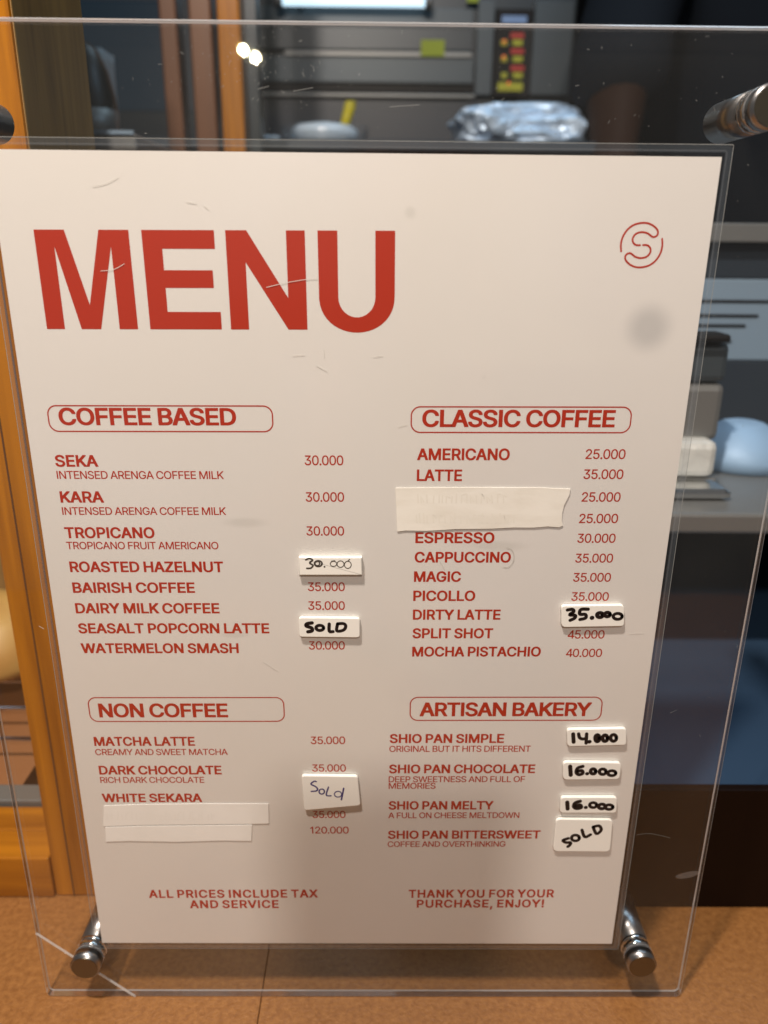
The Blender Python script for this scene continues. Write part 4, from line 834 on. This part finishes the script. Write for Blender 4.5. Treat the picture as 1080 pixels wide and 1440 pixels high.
for k in range(4):
    bx = hand + Vector((-.024 + .016 * k, -.012, -.030)); ln = (.030, .034, .032, .025)[k]
    skinned('finger', [[(tuple(bx + Vector((0, .01, .02))), .009), (tuple(bx + Vector((0, -.008, -ln * .6))), .0085), (tuple(bx + Vector((0, -.002, -ln * 1.3))), .008), (tuple(bx + Vector((0, .008, -ln * 1.9))), .007)]], M['skin'], man, 1)
bx = hand + Vector((-.034, -.01, .0)); skinned('thumb', [[(tuple(bx + Vector((.015, 0, .01))), .011), (tuple(bx + Vector((-.012, -.012, -.015))), .010), (tuple(bx + Vector((-.02, -.02, -.04))), .0085)]], M['skin'], man, 1)
skinned('shirt', [[((tor.x + .1, YB + .02, -.2), .175), ((tor.x + .1, YB + .02, .0), .165), ((tor.x + .1, YB, .25), .185), ((tor.x + .1, YB, sh.z - .02), .17), ((tor.x + .1, YB - .01, sh.z + .06), .07)],
      [((tor.x + .1, YB, sh.z - .02), .17), (tuple(sh), .080), (tuple(elb.lerp(sh, .5)), .072), (tuple(elb), .068), (tuple(elb.lerp(wr, .58)), .078)],
      [((tor.x + .1, YB, sh.z - .02), .17), ((tor.x + .30, YB, sh.z - .02), .080), ((tor.x + .35, YB, sh.z - .22), .066)]], M['cloth'], man)
lathe('hair', [(.085, 0), (.095, .03), (.09, .07), (.06, .105), (0, .12)], (tor.x + .1, YB - .02, sh.z + .25), M['hair'], man, 24)

# ------------------------------------------------------------------ the photographer, just behind the lens, whose body shades the lower part of the sheet
ph = thing('phone', 'black phone held up in both hands in front of the sign', 'phone')
bm = bmesh.new(); bmesh.ops.create_cube(bm, size=1)
for v in bm.verts: v.co = Vector((v.co.x * .075 + .018, v.co.y * .155 - .062, v.co.z * .008 + .0065))
bmesh.ops.bevel(bm, geom=bm.edges[:], offset=.002, segments=2, affect='EDGES')
mw = ROT.to_4x4(); mw.translation = CAM; bmesh.ops.transform(bm, matrix=mw, verts=bm.verts)
bmobj('phone_body', bm, M['black'], ph, True)
pc = CAM + ROT @ Vector((.018, -.062, .0065))
pp = thing('person', 'person in dark clothes standing in front of the sign holding up a phone', 'person')
X, Yq = .05, -.66
def hand_pts(s): return pc + ROT @ Vector((s * .046, -.045, .010))
arms = []; sl = []
for s_ in (-1, 1):
    h_ = hand_pts(s_); w_ = h_ + Vector((s_ * .012, -.045, -.065)); el = Vector((X + s_ * .24, Yq + .10, -.26)); so = Vector((X + s_ * .19, Yq, .02))
    arms.append([((X, Yq, .0), .09), (tuple(so), .045), (tuple(el), .045), (tuple(w_), .028), (tuple(h_), .026)])
    sl.append([((X, Yq, .0), .155), (tuple(so), .075), (tuple(el), .06), (tuple(el.lerp(w_, .75)), .042)])
body = [((X, Yq, -.62), .11), ((X, Yq, -.45), .10), ((X, Yq, -.2), .11), ((X, Yq, .0), .09), ((X, Yq + .01, .10), .055), ((X, Yq + .02, .17), .07), ((X, Yq + .03, .25), .09), ((X, Yq + .02, .33), .06)]
skinned('body', [body] + arms, mat('skin_light', (.35, .19, .12), .5), pp)
skinned('shirt', [[((X, Yq, -.60), .17), ((X, Yq, -.4), .155), ((X, Yq, -.2), .165), ((X, Yq, .0), .155), ((X, Yq + .01, .075), .075)]] + sl, M['cloth'], pp)
for s_ in (-1, 1):
    for k in range(4):
        b0 = hand_pts(s_) + ROT @ Vector((0, .012 - .017 * k, .006)); 
        skinned('finger', [[(tuple(b0), .010), (tuple(b0 + ROT @ Vector((s_ * .006, .004, -.016))), .009), (tuple(b0 + ROT @ Vector((-s_ * .006, .006, -.0165))), .0075)]], bpy.data.materials['skin_light'], pp, 1)
lathe('hair', [(.095, -.02), (.105, .03), (.098, .07), (.065, .11), (0, .125)], (X, Yq + .01, .26), M['hair'], pp, 24)
